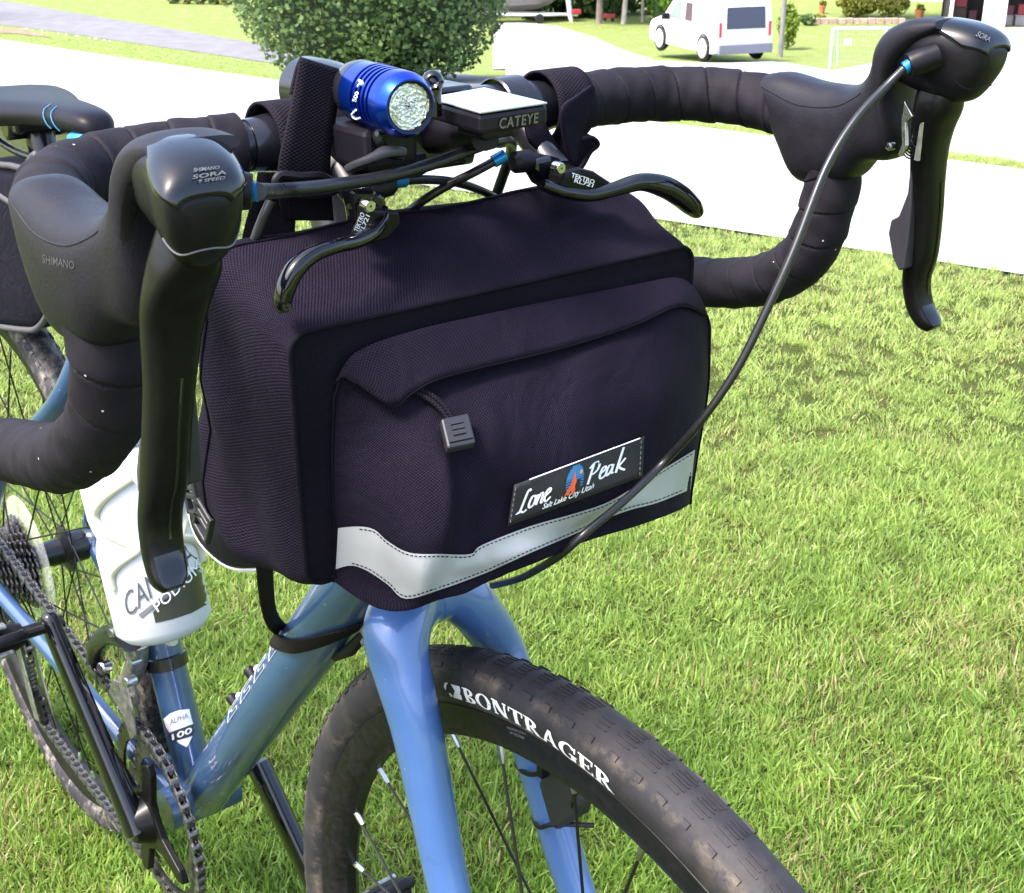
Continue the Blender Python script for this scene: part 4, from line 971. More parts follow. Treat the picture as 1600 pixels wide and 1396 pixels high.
# ---- cables
def cable(pts, r=.00255, name='shift_cable', n=8):
    mb = MB(); mb.tube(cat(pts, n), r, 12); return mb.build(name, K['cable'], BK)
cable([EN, atx(440, 298, .985), atx(520, 290, .970), atx(600, 277, .955), atx(680, 255, .945), atx(740, 232, .938), atx(778, 220, .930), atx(796, 222, .915), atx(798, 240, .900), atx(786, 275, .885), atx(770, 320, .87)], .0031)
def lerpx(a, b, n): return [a+(b-a)*k/n for k in range(n+1)]
cable([EF, aty(1385, 135, .175), aty(1335, 190, .155), aty(1290, 265, .135), aty(1243, 385, .112), aty(1205, 470, .097), aty(1150, 580, .080), aty(1090, 665, .066), atx(1040, 720, 1.020), atx(1000, 760, 1.022), atx(960, 796, 1.025), atx(930, 820, 1.026), atx(906, 841, 1.025), atx(880, 864, 1.018), atx(850, 884, 1.002), atx(812, 904, .970), atx(770, 915, .92)], .0022)
c1 = [atx(784, 246, .925), atx(740, 270, .920), atx(700, 290, .91), atx(655, 318, .90), atx(600, 360, .88)]; cable(c1, .0024, 'brake_cable')
c2 = [atx(618, 284, .925), atx(660, 281, .915), atx(710, 285, .905), atx(760, 302, .89), atx(830, 340, .87)]; cable(c2, .0024, 'brake_cable')
for q, d in ((c1[0], c1[1]), (c2[0], c2[1])):
    mb = MB(); mb.tube([q+(q-d)*.12, q+(d-q)*.30], .0034, 14); mb.build('ferrule', K['bluef'], BK)
cable([aty(424, 314, -.10), aty(410, 345, -.105), aty(394, 388, -.11), aty(380, 430, -.11)], .0028, 'brake_cable')

# ---- interrupter levers on the bar tops
def interrupter(sd):
    o = bpy.data.objects.new('interrupter_lever', None); COL.objects.link(o); o.parent = BK; ORG[o] = ORG[BK]; o.empty_display_size = .02
    yb = sd*.062
    if sd < 0: body = [(548, 296), (585, 297), (601, 306), (606, 318), (603, 336), (590, 352), (560, 356), (556, 330)]; piv = (577, 322); xs = .930
    else: body = [(838, 250), (862, 244), (890, 252), (905, 268), (900, 290), (868, 302), (848, 290), (836, 270)]; piv = (875, 263); xs = .930
    mb = MB(); mb.prism([atx(a, b, xs) for a, b in body], A3(-.012, 0, 0)); mb.build('lever_body', K['gloss'], o, smooth=False, bevel=.0025)
    mb = MB(); mb.lathe([(.0185, -.009), (.0195, -.008), (.0195, .008), (.0185, .009)], A3(.880, yb, .980), (0, 1, 0), 28, closed=False); q = atx(*body[0], xs)
    mb.tube([A3(.896, yb, .974), A3(.912, yb, .962), atx(*np.mean(body, 0), xs-.006)], [.009, .008, .010], 14); mb.build('clamp', K['blackmetal'], o)
    if sd < 0: pth = [(600, 326, .940), (598, 342, .944), (583, 363, .948), (555, 378, .952), (520, 386, .956), (487, 399, .957), (462, 420, .958), (447, 448, .958), (442, 472, .958), (447, 487, .960)]; w = [.0018, .0026, .0032, .0034, .0034, .0037, .0042, .0042, .0038, .0026]
    else: pth = [(846, 288, .940), (880, 300, .942), (920, 305, .944), (960, 296, .948), (1000, 285, .952), (1035, 291, .955), (1062, 306, .957), (1080, 322, .958), (1090, 334, .958)]; w = [.0030, .0034, .0036, .0038, .0046, .0056, .0056, .0050, .0032]
    P = cat([atx(a, b, x) for a, b, x in pth], 6); ww = np.interp(np.linspace(0, 1, len(P)), np.linspace(0, 1, len(w)), w)
    mb = MB(); mb.tube(P, ww*1.25, 20, up=(1, 0, .2), r2=ww*1.05, p=.8); lv = mb.build('finger_lever', K['gloss'], o, sharp=60)
    c = atx(*piv, xs+.0165); mb = MB(); mb.lathe([(.0006, .0014), (.0026, .0014), (.0032, .0006), (.0032, -.004)], c, A3(1, 0, 0), 20); mb.build('pivot_screw', K['silver'], o)
    if sd > 0: quads = (('TEKTRO', [(892, 277), (928, 288), (930, 282), (894, 270)]), ('RL721', [(897, 285), (926, 293), (928, 288), (898, 280)]))
    else: quads = (('TEKTRO', [(559, 364), (570, 335), (564, 331), (553, 360)]), ('RL721', [(566, 366), (578, 338), (572, 335), (561, 363)]))
    for t_, q in quads:
        V, F = text2d(t_, bold=.02); V = V-np.array([V[:, 0].min(), 0]); V[:, 0] /= V[:, 0].max(); f = quadmap(q)
        mb = MB(); mb.add([atx(*f(a, b), xs+.016) for a, b in V], F); mb.build('lettering', K['white'], o, smooth=False)
    if sd > 0:
        mb = MB(); mb.prism([atx(a, b, .931) for a, b in ((880, 256), (905, 262), (936, 282), (944, 302), (880, 304), (850, 290), (856, 262))], A3(.0145, 0, 0)); mb.build('lever_root', K['blade'], o, smooth=False, bevel=.003)
    else:
        mb = MB(); mb.prism([atx(a, b, .931) for a, b in ((556, 318), (600, 322), (602, 344), (584, 366), (548, 376), (545, 366), (556, 342))], A3(.0145, 0, 0)); mb.build('lever_root', K['blade'], o, smooth=False, bevel=.003)
    # barrel adjuster
    p0 = atx(*((836, 250) if sd > 0 else (560, 300)), .922); p1 = atx(*((800, 255) if sd > 0 else (618, 286)), .924)
    mb = MB(); mb.tube([p0, p0+(p1-p0)*.25, p0+(p1-p0)*.3, p0+(p1-p0)*.85, p1], [.0045, .0045, .0062, .0058, .0035], 18); mb.build('barrel_adjuster', K['black'], o, sharp=30)
    return o
interrupter(-1); interrupter(1)

# ---- wheels
def wheel(c, name, rear=False):
    o = bpy.data.objects.new(name, None); COL.objects.link(o); o.parent = BK; o.location = Vector(c-ORG[BK]); ORG[o] = np.array(c); o.empty_display_size = .05
    ax = A3(0, 1, 0)
    n = 240; th = np.arange(n)*2*np.pi/n; m = 36; ph = np.arange(m)*2*np.pi/m
    a, cy = .0185, 0
    G = []
    for t_ in th:
        row = []
        for f in ph:
            r_ = a*(1+.0*math.cos(f)); rad = .3275+r_*math.cos(f)*(.96 if math.cos(f) > .75 else 1); row.append(c+A3(rad*math.cos(t_), a*.97*math.sin(f), rad*math.sin(t_)))
        G.append(row)
    G = np.array(G); U = np.stack(np.meshgrid(np.arange(n+0)/n*2.1, (ph if True else ph), indexing='ij'), -1)
    mb = MB(); mb.grid(G, True, True, 0, U); bv = mb.bvh()
    ty = mb.build('tyre', K['tyre_rear' if rear else 'tyre'], o)
    # side knobs and fine centre blocks of the tread
    mb = MB(); nk = 118
    for i in range(nk):
        t_ = i*2*np.pi/nk; er, et = A3(math.cos(t_), 0, math.sin(t_)), A3(-math.sin(t_), 0, math.cos(t_))
        for s in (-1, 1):
            if RNG.uniform() < .12: continue
            for f, w, l, hgt in ((.86, .0034, .0072 if i % 2 else .0092, .0011), (.24, .0011, .0125, .00035), (.42, .0011, .0125, .00035), (.06, .0011, .0125, .00035)):
                nn = er*math.cos(f)+ax*s*math.sin(f); tt = np.cross(nn, et)
                mb.box(c+er*.3275+nn*(a*.97+hgt*.35), (l*RNG.uniform(.7, 1.1), w, hgt*1.3), [et, tt, nn])
    tag(mb.build('tread_blocks', K['tyre_rear' if rear else 'tyre'], ty, smooth=False), kind='stuff')
    mb = MB(); mb.lathe([(.313, -.0125), (.3145, -.0105), (.311, -.0098), (.311, .0098), (.3145, .0105), (.313, .0125), (.300, .0120), (.2915, .0085), (.288, .004), (.288, -.004), (.2915, -.0085), (.300, -.0120)], c, ax, 120, closed=True, up=(0, 0, 1)); mb.build('rim', K['rim'], o, sharp=35)
    mb = MB(); hw = .050 if not rear else .062
    mb.lathe([(.0085, -hw), (.0085, -.038), (.028, -.036), (.029, -.032), (.017, -.026), (.0145, 0), (.017, .026), (.029, .032), (.028, .036), (.020, .038), (.020, hw*.9), (.0085, hw)], c, ax, 32, up=(0, 0, 1)); mb.build('hub', K['blackmetal'], o, sharp=35)
    mb = MB(); mb.lathe([(.001, hw+.016), (.009, hw+.016), (.0115, hw+.012), (.0115, hw+.006), (.015, hw+.004), (.016, hw-.008), (.008, hw-.009)], c, ax, 24, up=(0, 0, 1)); mb.build('axle_nut', K['silver'], o, sharp=35)
    # spokes: one mesh, set at 28 angles
    def spoke_mesh(side, cross):
        mb = MB(); h = A3(.0268*math.cos(cross), side*.034, .0268*math.sin(cross)); r_ = A3(.290, side*.002, 0); d = unit(h-r_)
        mb.tube([r_+d*.013, h], .00105, 7); mb.tube([r_-d*.003, r_+d*.011, r_+d*.014], [.0022, .0022, .0016], 8, mat=1)
        me_o = mb.build('spoke', [K['spoke'], K['silver']], None, org=(0, 0, 0)); return me_o
    for i in range(28):
        side = 1 if i % 2 else -1; cross = 1.2 if (i//2) % 2 else -1.2; key = (side, cross)
        if key not in _spokes: _spokes[key] = spoke_mesh(side, cross); src = _spokes[key]; s_ = src; first = True
        else: s_ = _spokes[key].copy(); COL.objects.link(s_)
        s_.name = 'spoke'; s_.parent = o; s_.matrix_local = Matrix.Rotation(-(i+.35)*2*math.pi/28, 4, 'Y'); ORG[s_] = ORG[o]
    return o, bv
_spokes = {}
def tyre_material(name, dust, mud=(.16, .125, .09)):
    m = mat(name, (.016, .014, .018), .68, var=.35, vscale=70, bump=.25, bscale=420, bdist=.0008)
    t = m.node_tree; b = t.nodes['Principled BSDF']; src = b.inputs['Base Color'].links[0].from_socket
    tc = N(t, 'ShaderNodeTexCoord'); sp = N(t, 'ShaderNodeSeparateXYZ'); t.links.new(tc.outputs['Object'], sp.inputs[0])
    # dried mud collects on the shoulder of the tyre
    w = mth(t, 'SUBTRACT', 1., mth(t, 'MINIMUM', mth(t, 'MULTIPLY', mth(t, 'ABSOLUTE', mth(t, 'SUBTRACT', mth(t, 'ABSOLUTE', sp.outputs[1]), .0148)), 320.), 1.))
    nz = N(t, 'ShaderNodeTexNoise'); nz.inputs['Scale'].default_value = 38; nz.inputs['Detail'].default_value = 9; nz.inputs['Roughness'].default_value = .75; t.links.new(tc.outputs['Object'], nz.inputs['Vector'])
    r = N(t, 'ShaderNodeMapRange'); r.inputs[1].default_value = .48; r.inputs[2].default_value = .70; t.links.new(nz.outputs[0], r.inputs[0])
    f = mth(t, 'MULTIPLY', r.outputs[0], mth(t, 'ADD', mth(t, 'MULTIPLY', w, .85), dust))
    mx = N(t, 'ShaderNodeMix', data_type='RGBA'); mx.clamp_factor = True; mx.inputs[7].default_value = (*mud, 1)
    t.links.new(src, mx.inputs[6]); t.links.new(f, mx.inputs[0]); t.links.new(mx.outputs[2], b.inputs['Base Color']); return m
K['tyre'] = tyre_material('muddy_tyre', .14); K['tyre_rear'] = tyre_material('dusty_tyre', .95, (.27, .235, .205))
FWH, fbv = wheel(FA, 'front_wheel'); RWH, rbv = wheel(RA, 'rear_wheel', True)
# tyre lettering: wraps round the sidewall, right side
def on_tyre(ang, up_, s=-1, off=.0005):
    f = 2.10-up_; er = A3(math.cos(ang), 0, math.sin(ang)); a = .0185+off
    return FA+er*(.3275+a*math.cos(f))+A3(0, s*a*.97*math.sin(f), 0)
def angpix(px, py):
    d = aty(px, py, -.0165)-FA; return math.atan2(d[2], d[0])
a0, a1 = angpix(731, 1105), angpix(957, 1226)
mb = MB()
def rect(x0, x1, y0, y1, sk0=0, sk1=0): return [(x0+sk0, y0), (x1+sk0, y0), (x1+sk1, y1), (x0+sk1, y1)]
def bowl(cx, cy, ro, qo, ri, qi, b0, b1, n=14):
    A_ = np.linspace(R(b0), R(b1), n); o_ = [(cx+ro*math.cos(a), cy+qo*math.sin(a)) for a in A_]; i_ = [(cx+ri*math.cos(a), cy+qi*math.sin(a)) for a in A_]
    return [[o_[k], o_[k+1], i_[k+1], i_[k]] for k in range(n-1)]
sf = lambda x0, x1, y: [rect(x0-.05, x1+.05, y, y+.09)]
GL = {'B': (.80, [rect(.12, .33, 0, 1)]+[rect(.02, .34, 0, .07), rect(.02, .34, .93, 1)]+bowl(.32, .755, .36, .245, .17, .175, -90, 90)+bowl(.32, .27, .44, .27, .22, .19, -90, 90)),
 'O': (.98, bowl(.49, .5, .46, .52, .24, .44, 0, 360, 30)), 'N': (.98, [rect(.12, .23, 0, 1), rect(.73, .84, 0, 1), [(.10, 1), (.38, 1), (.86, 0), (.60, 0)]]+sf(.12, .24, 0)+sf(.10, .20, .93)+sf(.72, .84, .93)),
 'T': (.84, [rect(.31, .53, 0, 1), rect(.02, .82, .92, 1), rect(.02, .09, .70, 1), rect(.75, .82, .70, 1)]+sf(.31, .53, 0)),
 'R': (.90, [rect(.12, .33, 0, 1), rect(.02, .43, 0, .07), rect(.02, .34, .93, 1), [(.36, .46), (.56, .50), (.90, 0), (.64, 0)], rect(.62, .95, 0, .06)]+bowl(.32, .735, .40, .265, .19, .19, -90, 90)),
 'A': (.94, [[(.40, 1), (.52, 1), (.24, 0), (.10, 0)], [(.40, 1), (.54, 1), (.86, 0), (.62, 0)], rect(.24, .68, .27, .34)]+sf(.09, .22, 0)+sf(.64, .84, 0)),
 'G': (.96, bowl(.49, .5, .46, .52, .24, .44, 40, 330, 26)+[rect(.66, .88, .06, .46), rect(.56, .95, .42, .49), rect(.80, .87, .68, 1.0)]),
 'E': (.80, [rect(.12, .33, 0, 1), rect(.02, .74, 0, .08), rect(.02, .72, .92, 1), rect(.33, .56, .47, .55), rect(.52, .58, .37, .65), rect(.68, .76, 0, .28), rect(.66, .73, .72, 1)])}
wV = sum(GL[ch][0]*(.86 if ch == 'T' else 1) for ch in 'BONTRAGER'); x_ = 0
for ch in 'BONTRAGER':
    w_, polys = GL[ch]
    for k, q in enumerate(polys):
        q = np.array(q, float); ns = 7
        for t_ in range(ns):
            lo = lambda f: (q[0]+(q[3]-q[0])*f, q[1]+(q[2]-q[1])*f)
            (p0, p1), (p3, p2) = lo(t_/ns), lo((t_+1)/ns)
            pm0, pm1 = (p0+p1)/2, (p3+p2)/2
            for c4 in ((p0, pm0, pm1, p3), (pm0, p1, p2, pm1)): mb.add([on_tyre(a0+(a1-a0)*(x_+u)/wV, .14+v*.52, -1, .0004+.00001*k) for u, v in c4], [(0, 1, 2, 3)])
    x_ += w_
mb.build('tyre_lettering', K['white'], FWH, smooth=False)
mb = MB()
def blob(pts): mb.add([on_tyre(a0+(a1-a0)*u, .14+v*.52) for u, v in pts], [list(range(len(pts)))])
blob([(-.105, .05), (-.03, 0), (-.012, 1.0), (-.085, 1.0), (-.06, .62)]); blob([(-.125, .1), (-.112, .05), (-.10, .2), (-.112, .38), (-.127, .3)]); blob([(-.142, .5), (-.150, .72), (-.135, 1.0), (-.105, 1.05), (-.125, .85), (-.134, .62)])
mb.build('tyre_emblem', K['white'], FWH, smooth=False)
# rim label
rl = MB(); rl.lathe([(.313, -.0125), (.300, -.0122), (.2915, -.0087)], FA, (0, 1, 0), 240, up=(0, 0, 1)); rlb = rl.bvh()
for k, (q, t_) in enumerate((([(792, 1139), (822, 1149), (822, 1145), (792, 1135)], 'MAXIMUM 6.0 BAR'), ([(797, 1147), (820, 1156), (820, 1152), (797, 1143)], '87 PSI 700C'))):
    txt(t_, q, rlb, 'rim_label', K['grey'], FWH, .0006)

# ---- drivetrain
yc = -.044
mb = MB()
def ring_outline(R_, teeth, c, y, dep=.0032):
    P = []
    for i in range(teeth*4):
        a = i*2*math.pi/(teeth*4); r_ = R_+(dep if i % 4 in (1, 2) else -dep); P.append(c+A3(r_*math.cos(a), y, r_*math.sin(a)))
    return P
CR = bpy.data.objects.new('crankset', None); COL.objects.link(CR); CR.parent = BK; ORG[CR] = ORG[BK]; CR.empty_display_size = .05
def chainring(R_, teeth, y, name, mt):
    o_ = ring_outline(R_, teeth, BB, y); n = len(o_); inn = [BB+A3((R_-.014)*math.cos(i*2*math.pi/n), y, (R_-.014)*math.sin(i*2*math.pi/n)) for i in range(n)]
    mb = MB(); w = A3(0, .003, 0); G = np.array([o_, [p+w for p in o_], [p+w for p in inn], inn]).transpose(1, 0, 2); mb.grid(G, True, True); return mb.build(name, mt, CR, smooth=False)
chainring(.0925, 46, yc-.0015, 'chainring', K['blackmetal']); chainring(.070, 34, yc+.006, 'chainring', K['chain'])
mb = MB()
pedR = aty(92, 972, -.072); ca = math.atan2(pedR[2]-BB[2], pedR[0]-BB[0])
star = []
for k in range(4):
    a = ca+.62+k*math.pi/2
    for da, r_ in ((-.70, .030), (-.30, .036), (-.115, .074), (0, .083), (.115, .074), (.30, .036)): star.append(BB+A3(r_*math.cos(a+da), yc-.006, r_*math.sin(a+da)))
mb.prism(star, A3(0, -.007, 0))
mb.tube([BB+A3(0, -.050, 0), BB+A3(0, -.072, 0)], [.028, .018], 26); mb.build('spider', K['blade'], CR, sharp=30, bevel=.0015)
def arm(end, y0, name):
    s = -1 if y0 < 0 else 1; b0 = A3(BB[0], y0, BB[2]); P = cat([b0-unit(end-b0)*.012, b0, b0+(end-b0)*.3, b0+(end-b0)*.7, end, end+unit(end-b0)*.012], 5)
    rr = np.interp(np.linspace(0, 1, len(P)), [0, .12, .5, .85, 1], [.008, .0185, .0155, .0140, .007])
    mb = MB(); mb.tube(P, rr*.62, 20, up=(0, 1, 0), r2=rr, p=.75); return mb.build(name, K['gloss'], CR, sharp=60)
arm(A3(pedR[0], -.080, pedR[2]), -.068, 'crank_arm')
ang2 = ca+math.pi; pedL = A3(BB[0]+.1725*math.cos(ang2), .084, BB[2]+.1725*math.sin(ang2)); arm(pedL, .068, 'crank_arm')
mb = MB(); mb.lathe([(.001, -.076), (.008, -.076), (.010, -.073), (.010, -.068)], BB, (0, 1, 0), 20); mb.build('crank_bolt', K['blackmetal'], CR)
mb = MB(); mb.lathe([(.001, .078), (.011, .078), (.012, .074), (.012, .06)], BB, (0, 1, 0), 20); mb.build('crank_bolt', K['blackmetal'], CR)
def pedal(e, s, tilt):
    o = bpy.data.objects.new('pedal', None); COL.objects.link(o); o.parent = CR; ORG[o] = ORG[BK]; o.empty_display_size = .03
    mb = MB(); mb.cyl(e-A3(0, s*.012, 0), e+A3(0, s*.030, 0), .0068, 16); mb.build('pedal_axle', K['blackmetal'], o)
    c = e+A3(0, s*.058, 0); X_ = A3(math.cos(tilt), 0, math.sin(tilt)); Z_ = A3(-math.sin(tilt), 0, math.cos(tilt)); Y_ = A3(0, 1, 0)
    mb = MB(); mb.tube([c-Y_*.030, c-Y_*.02, c+Y_*.02, c+Y_*.030], [.011, .014, .014, .011], 18)
    for s2 in (-1, 1):
        P = [c+X_*s2*.014+Y_*-.026, c+X_*s2*.038+Y_*-.022, c+X_*s2*.046, c+X_*s2*.038+Y_*.022, c+X_*s2*.014+Y_*.026]; mb.tube(cat(P, 5), .0055, 10, up=Z_, r2=.004)
    mb.build('pedal_body', K['black'], o)
    for s2 in (-1, 1):
        mb = MB(); mb.prism([c+X_*s2*.012+Z_*.012+Y_*-.014, c+X_*s2*.036+Z_*.010+Y_*-.011, c+X_*s2*.036+Z_*.010+Y_*.011, c+X_*s2*.012+Z_*.012+Y_*.014], Z_*.005); mb.build('binding_plate', K['dullsilver'], o, smooth=False, bevel=.0015)
        mb = MB(); mb.prism([c+X_*s2*.012-Z_*.012+Y_*-.014, c+X_*s2*.036-Z_*.010+Y_*-.011, c+X_*s2*.036-Z_*.010+Y_*.011, c+X_*s2*.012-Z_*.012+Y_*.014], -Z_*.005); mb.build('binding_plate', K['dullsilver'], o, smooth=False, bevel=.0015)
    return o
pedal(A3(pedR[0], -.080, pedR[2]), -1, .5); pedal(pedL, 1, .9)
# cassette: nine sprockets
CS = bpy.data.objects.new('cassette', None); COL.objects.link(CS); CS.parent = BK; ORG[CS] = ORG[BK]; CS.empty_display_size = .05
for k in range(9):
    R_ = .024+.0040*k; P = ring_outline(R_, int(R_*2*math.pi/.0127), RA, -.053+.0043*k, .0028); mb = MB(); mb.prism(P, A3(0, .0018, 0)); mb.build('sprocket', K['chain'], CS, smooth=False)
mb = MB(); mb.lathe([(.030, 0), (.074, 0), (.080, .002), (.080, .0035), (.074, .002), (.030, .0015)], RA+A3(0, -.0135, 0), (0, 1, 0), 60); mb.build('spoke_protector', K['clear'], BK)
# chain: separate links along its run
top_a = BB+A3(-.008, yc, .0925)
lp = RA+A3(.062, 0, -.165); up_ = RA+A3(.035, 0, -.085)
def arc(c, r_, a0, a1, n): return [A3(c[0]+r_*math.cos(a), yc, c[2]+r_*math.sin(a)) for a in np.linspace(a0, a1, n)]
run = arc(BB, .0925, 1.75, -1.75, 60)+arc(lp, .020, -1.75, -3.6, 8)+arc(up_, .020, -.5, 1.2, 8)[:4]+arc(RA, .042, -.9, -4.4, 30)
run = np.array(run+[run[0]]); L = np.r_[0, np.cumsum(np.linalg.norm(np.diff(run, axis=0), axis=1))]
nl = int(L[-1]/.0127/2)*2
CH = bpy.data.objects.new('chain', None); COL.objects.link(CH); CH.parent = BK; ORG[CH] = ORG[BK]; CH.empty_display_size = .03
def link_mesh(w):
    mb = MB()
    for s in (-1, 1):
        P = []
        for a in np.linspace(math.pi/2, 3*math.pi/2, 5): P.append((-.00635+.0042*math.cos(a), .0042*math.sin(a)))
        P += [(0, -.0027)]
        for a in np.linspace(-math.pi/2, math.pi/2, 5): P.append((.00635+.0042*math.cos(a), .0042*math.sin(a)))
        P += [(0, .0027)]
        mb.prism([A3(a, s*w, b) for a, b in P], A3(0, s*.001, 0))
    mb.cyl(A3(-.00635, -w, 0), A3(-.00635, w, 0), .0036, 8)
    return mb.build('chain_link', K['chain'], None, smooth=False, org=(0, 0, 0))
inner, outer = link_mesh(.0022), link_mesh(.0034)
for i in range(nl):
    s0 = (i+.5)*L[-1]/nl; p = A3(*[np.interp(s0, L, run[:, k]) for k in range(3)]); q = A3(*[np.interp(min(s0+.006, L[-1]), L, run[:, k]) for k in range(3)])-A3(*[np.interp(max(s0-.006, 0), L, run[:, k]) for k in range(3)])
    src = (inner, outer)[i % 2]; o = src if i < 2 else src.copy()
    if i >= 2: COL.objects.link(o)
    o.name = 'chain_link'; o.parent = CH; ORG[o] = ORG[BK]
    o.matrix_local = Matrix.Translation(Vector(p-ORG[BK])) @ Matrix.Rotation(-math.atan2(q[2], q[0]), 4, 'Y')
# derailleurs
RD = bpy.data.objects.new('rear_derailleur', None); COL.objects.link(RD); RD.parent = BK; ORG[RD] = ORG[BK]; RD.empty_display_size = .03
for y in (-.0085, .0085):
    d = unit(lp-up_); nrm_ = np.cross(d, (0, 1, 0)); mb = MB(); mb.prism([up_+A3(0, yc+y, 0)+nrm_*.010-d*.012, up_+A3(0, yc+y, 0)-nrm_*.010-d*.012, lp+A3(0, yc+y, 0)-nrm_*.009+d*.012, lp+A3(0, yc+y, 0)+nrm_*.009+d*.012], A3(0, .002, 0)); mb.build('cage_plate', K['dullsilver'], RD, smooth=False, bevel=.0008)
for c in (lp, up_):
    mb = MB(); mb.prism(ring_outline(.0185, 11, c, yc-.002, .0022), A3(0, .004, 0)); mb.build('jockey_wheel', K['black'], RD, smooth=False)
mb = MB(); mb.tube(cat([RA+A3(.008, -.066, -.02), RA+A3(.03, -.072, -.05), up_+A3(-.002, -.062, .005)], 4), [*np.linspace(.012, .015, 9)], 14); mb.build('derailleur_body', K['blackmetal'], RD)
FD = bpy.data.objects.new('front_derailleur', None); COL.objects.link(FD); FD.parent = BK; ORG[FD] = ORG[BK]; FD.empty_display_size = .03
fd = BB+SAX*.145
mb = MB(); mb.lathe([(.0180, -.007), (.0205, -.006), (.0205, .006), (.0180, .007)], fd, SAX, 28); mb.tube([fd+A3(-.004, -.018, 0), fd+A3(-.012, -.032, .004)], [.009, .010], 12); mb.build('clamp_band', K['blackmetal'], FD, sharp=40)
f0 = lambda px, py, y=-.04: aty(px, py, y)
mb = MB(); P = cat([f0(206, 1000), f0(176, 990), f0(152, 1010), f0(150, 1040), f0(162, 1062)], 5); mb.tube(P, np.interp(np.linspace(0, 1, len(P)), [0, .3, 1], [.011, .010, .007]), 14, p=.7); mb.build('upper_link', K['blackmetal'], FD, sharp=50)
mb = MB(); P = cat([f0(214, 1006, -.03), f0(214, 1034, -.03), f0(206, 1056, -.03), f0(196, 1066, -.035)], 5); mb.tube(P, np.interp(np.linspace(0, 1, len(P)), [0, 1], [.010, .008]), 14, p=.7); mb.build('outer_link', K['dullsilver'], FD, sharp=50)
for (px, py, r_) in ((176, 989, .0045), (207, 1036, .003), (199, 1066, .005), (160, 1044, .006)):
    c = f0(px, py, -.052); mb = MB(); mb.lathe([(.0005, .003), (r_*.8, .003), (r_, .0015), (r_, -.008)], c, A3(.3, -1, .2), 16); mb.build('link_bolt', K['silver'], FD)
for k, (pts, y) in enumerate((([(176, 1062), (196, 1070), (206, 1110), (212, 1150), (204, 1156), (192, 1120), (170, 1080)], -.052), ([(196, 1062), (208, 1066), (216, 1110), (220, 1150), (212, 1150), (204, 1110)], -.036))):
    mb = MB(); mb.prism([f0(a, b, y) for a, b in pts], A3(0, .002, 0)); mb.build('chain_guide_plate', K['dullsilver'], FD, smooth=False, bevel=.0006)

# ---- saddle and post
sp_top = BB+SAX*.665
mb = MB(); mb.cyl(ST-SAX*.05, sp_top, .0136, 22); mb.lathe([(.0172, -.008), (.020, -.006), (.020, .006), (.0172, .008)], ST, SAX, 24); mb.build('seat_post', K['blackmetal'], BK, sharp=40)
SD = bpy.data.objects.new('saddle', None); COL.objects.link(SD); SD.parent = BK; ORG[SD] = ORG[BK]; SD.empty_display_size = .05
xs_ = [.4175, .412, .400, .375, .340, .30, .25, .20, .15]; zt = [.914, .9225, .9262, .9275, .927, .925, .922, .920, .922]
hw_ = [.006, .014, .0185, .021, .024, .030, .046, .064, .072]; dp = [.010, .0150, .0185, .0200, .0210, .023, .027, .031, .033]
rows = []
for x, z, w, d in zip(xs_, zt, hw_, dp):
    rows.append([A3(x, w*a, z-d*b) for a, b in ((0, 0), (.45, .02), (.8, .12), (1, .42), (1.0, .75), (.86, 1), (.5, .86), (0, .82), (-.5, .86), (-.86, 1), (-1.0, .75), (-1, .42), (-.8, .12), (-.45, .02))])
mb = MB(); o_ = mb.grid(np.array(rows), False, True); mb.f += [[o_+i for i in range(14)], [o_+8*14+i for i in range(14)]]; mb.m += [0, 0]
sdb = mb.bvh(); mb.build('saddle_cover', mat('saddle_vinyl', (.005, .004, .007), .42, var=.1, spec=.18, bump=.1, bscale=1500, bdist=.0003), SD, sub=2, sharp=70)
mb = MB(); P = cat([A3(.392, -.0165, .8985), A3(.404, -.0135, .8995), A3(.4125, -.006, .9005), A3(.4145, 0, .901), A3(.4125, .006, .9005), A3(.404, .0135, .8995), A3(.392, .0165, .8985)], 5); P[:, 2] += .0065; P[:, 0] += .001; mb.tube(P, .0040, 12, up=(0, 0, 1), r2=.005); mb.build('nose_bumper', mat('bright_blue_plastic', (.02, .22, .62), .4), SD)
kb = mat('blue_line', (.04, .22, .42), .5)
for x0, x1 in ((.345, .362), (.360, .378)):
    P = []
    for k in range(9):
        t_ = k/8; h = sdb.ray_cast(Vector((x0+(x1-x0)*t_, -.2, .926-.024*t_)), Vector((0, 1, 0)))
        if h[0] is not None: P.append(np.array(h[0])+A3(0, -.0008, 0))
    if len(P) > 2: mb = MB(); mb.tube(np.array(P), .0005, 5); mb.build('cover_line', kb, SD)
for s in (-1, 1):
    mb = MB(); mb.tube(cat([A3(.395, s*.010, .896), A3(.36, s*.018, .884), A3(.31, s*.022, .876), A3(.22, s*.022, .876), A3(.16, s*.034, .900)], 5), .0035, 10); mb.build('saddle_rail', K['blackmetal'], SD)
mb = MB(); mb.box(sp_top+A3(.004, 0, .004), (.046, .056, .020)); mb.tube([sp_top-A3(.0, .03, 0), sp_top+A3(0, .03, 0)], .014, 16); mb.build('rail_clamp', K['blackmetal'], SD, bevel=.003)
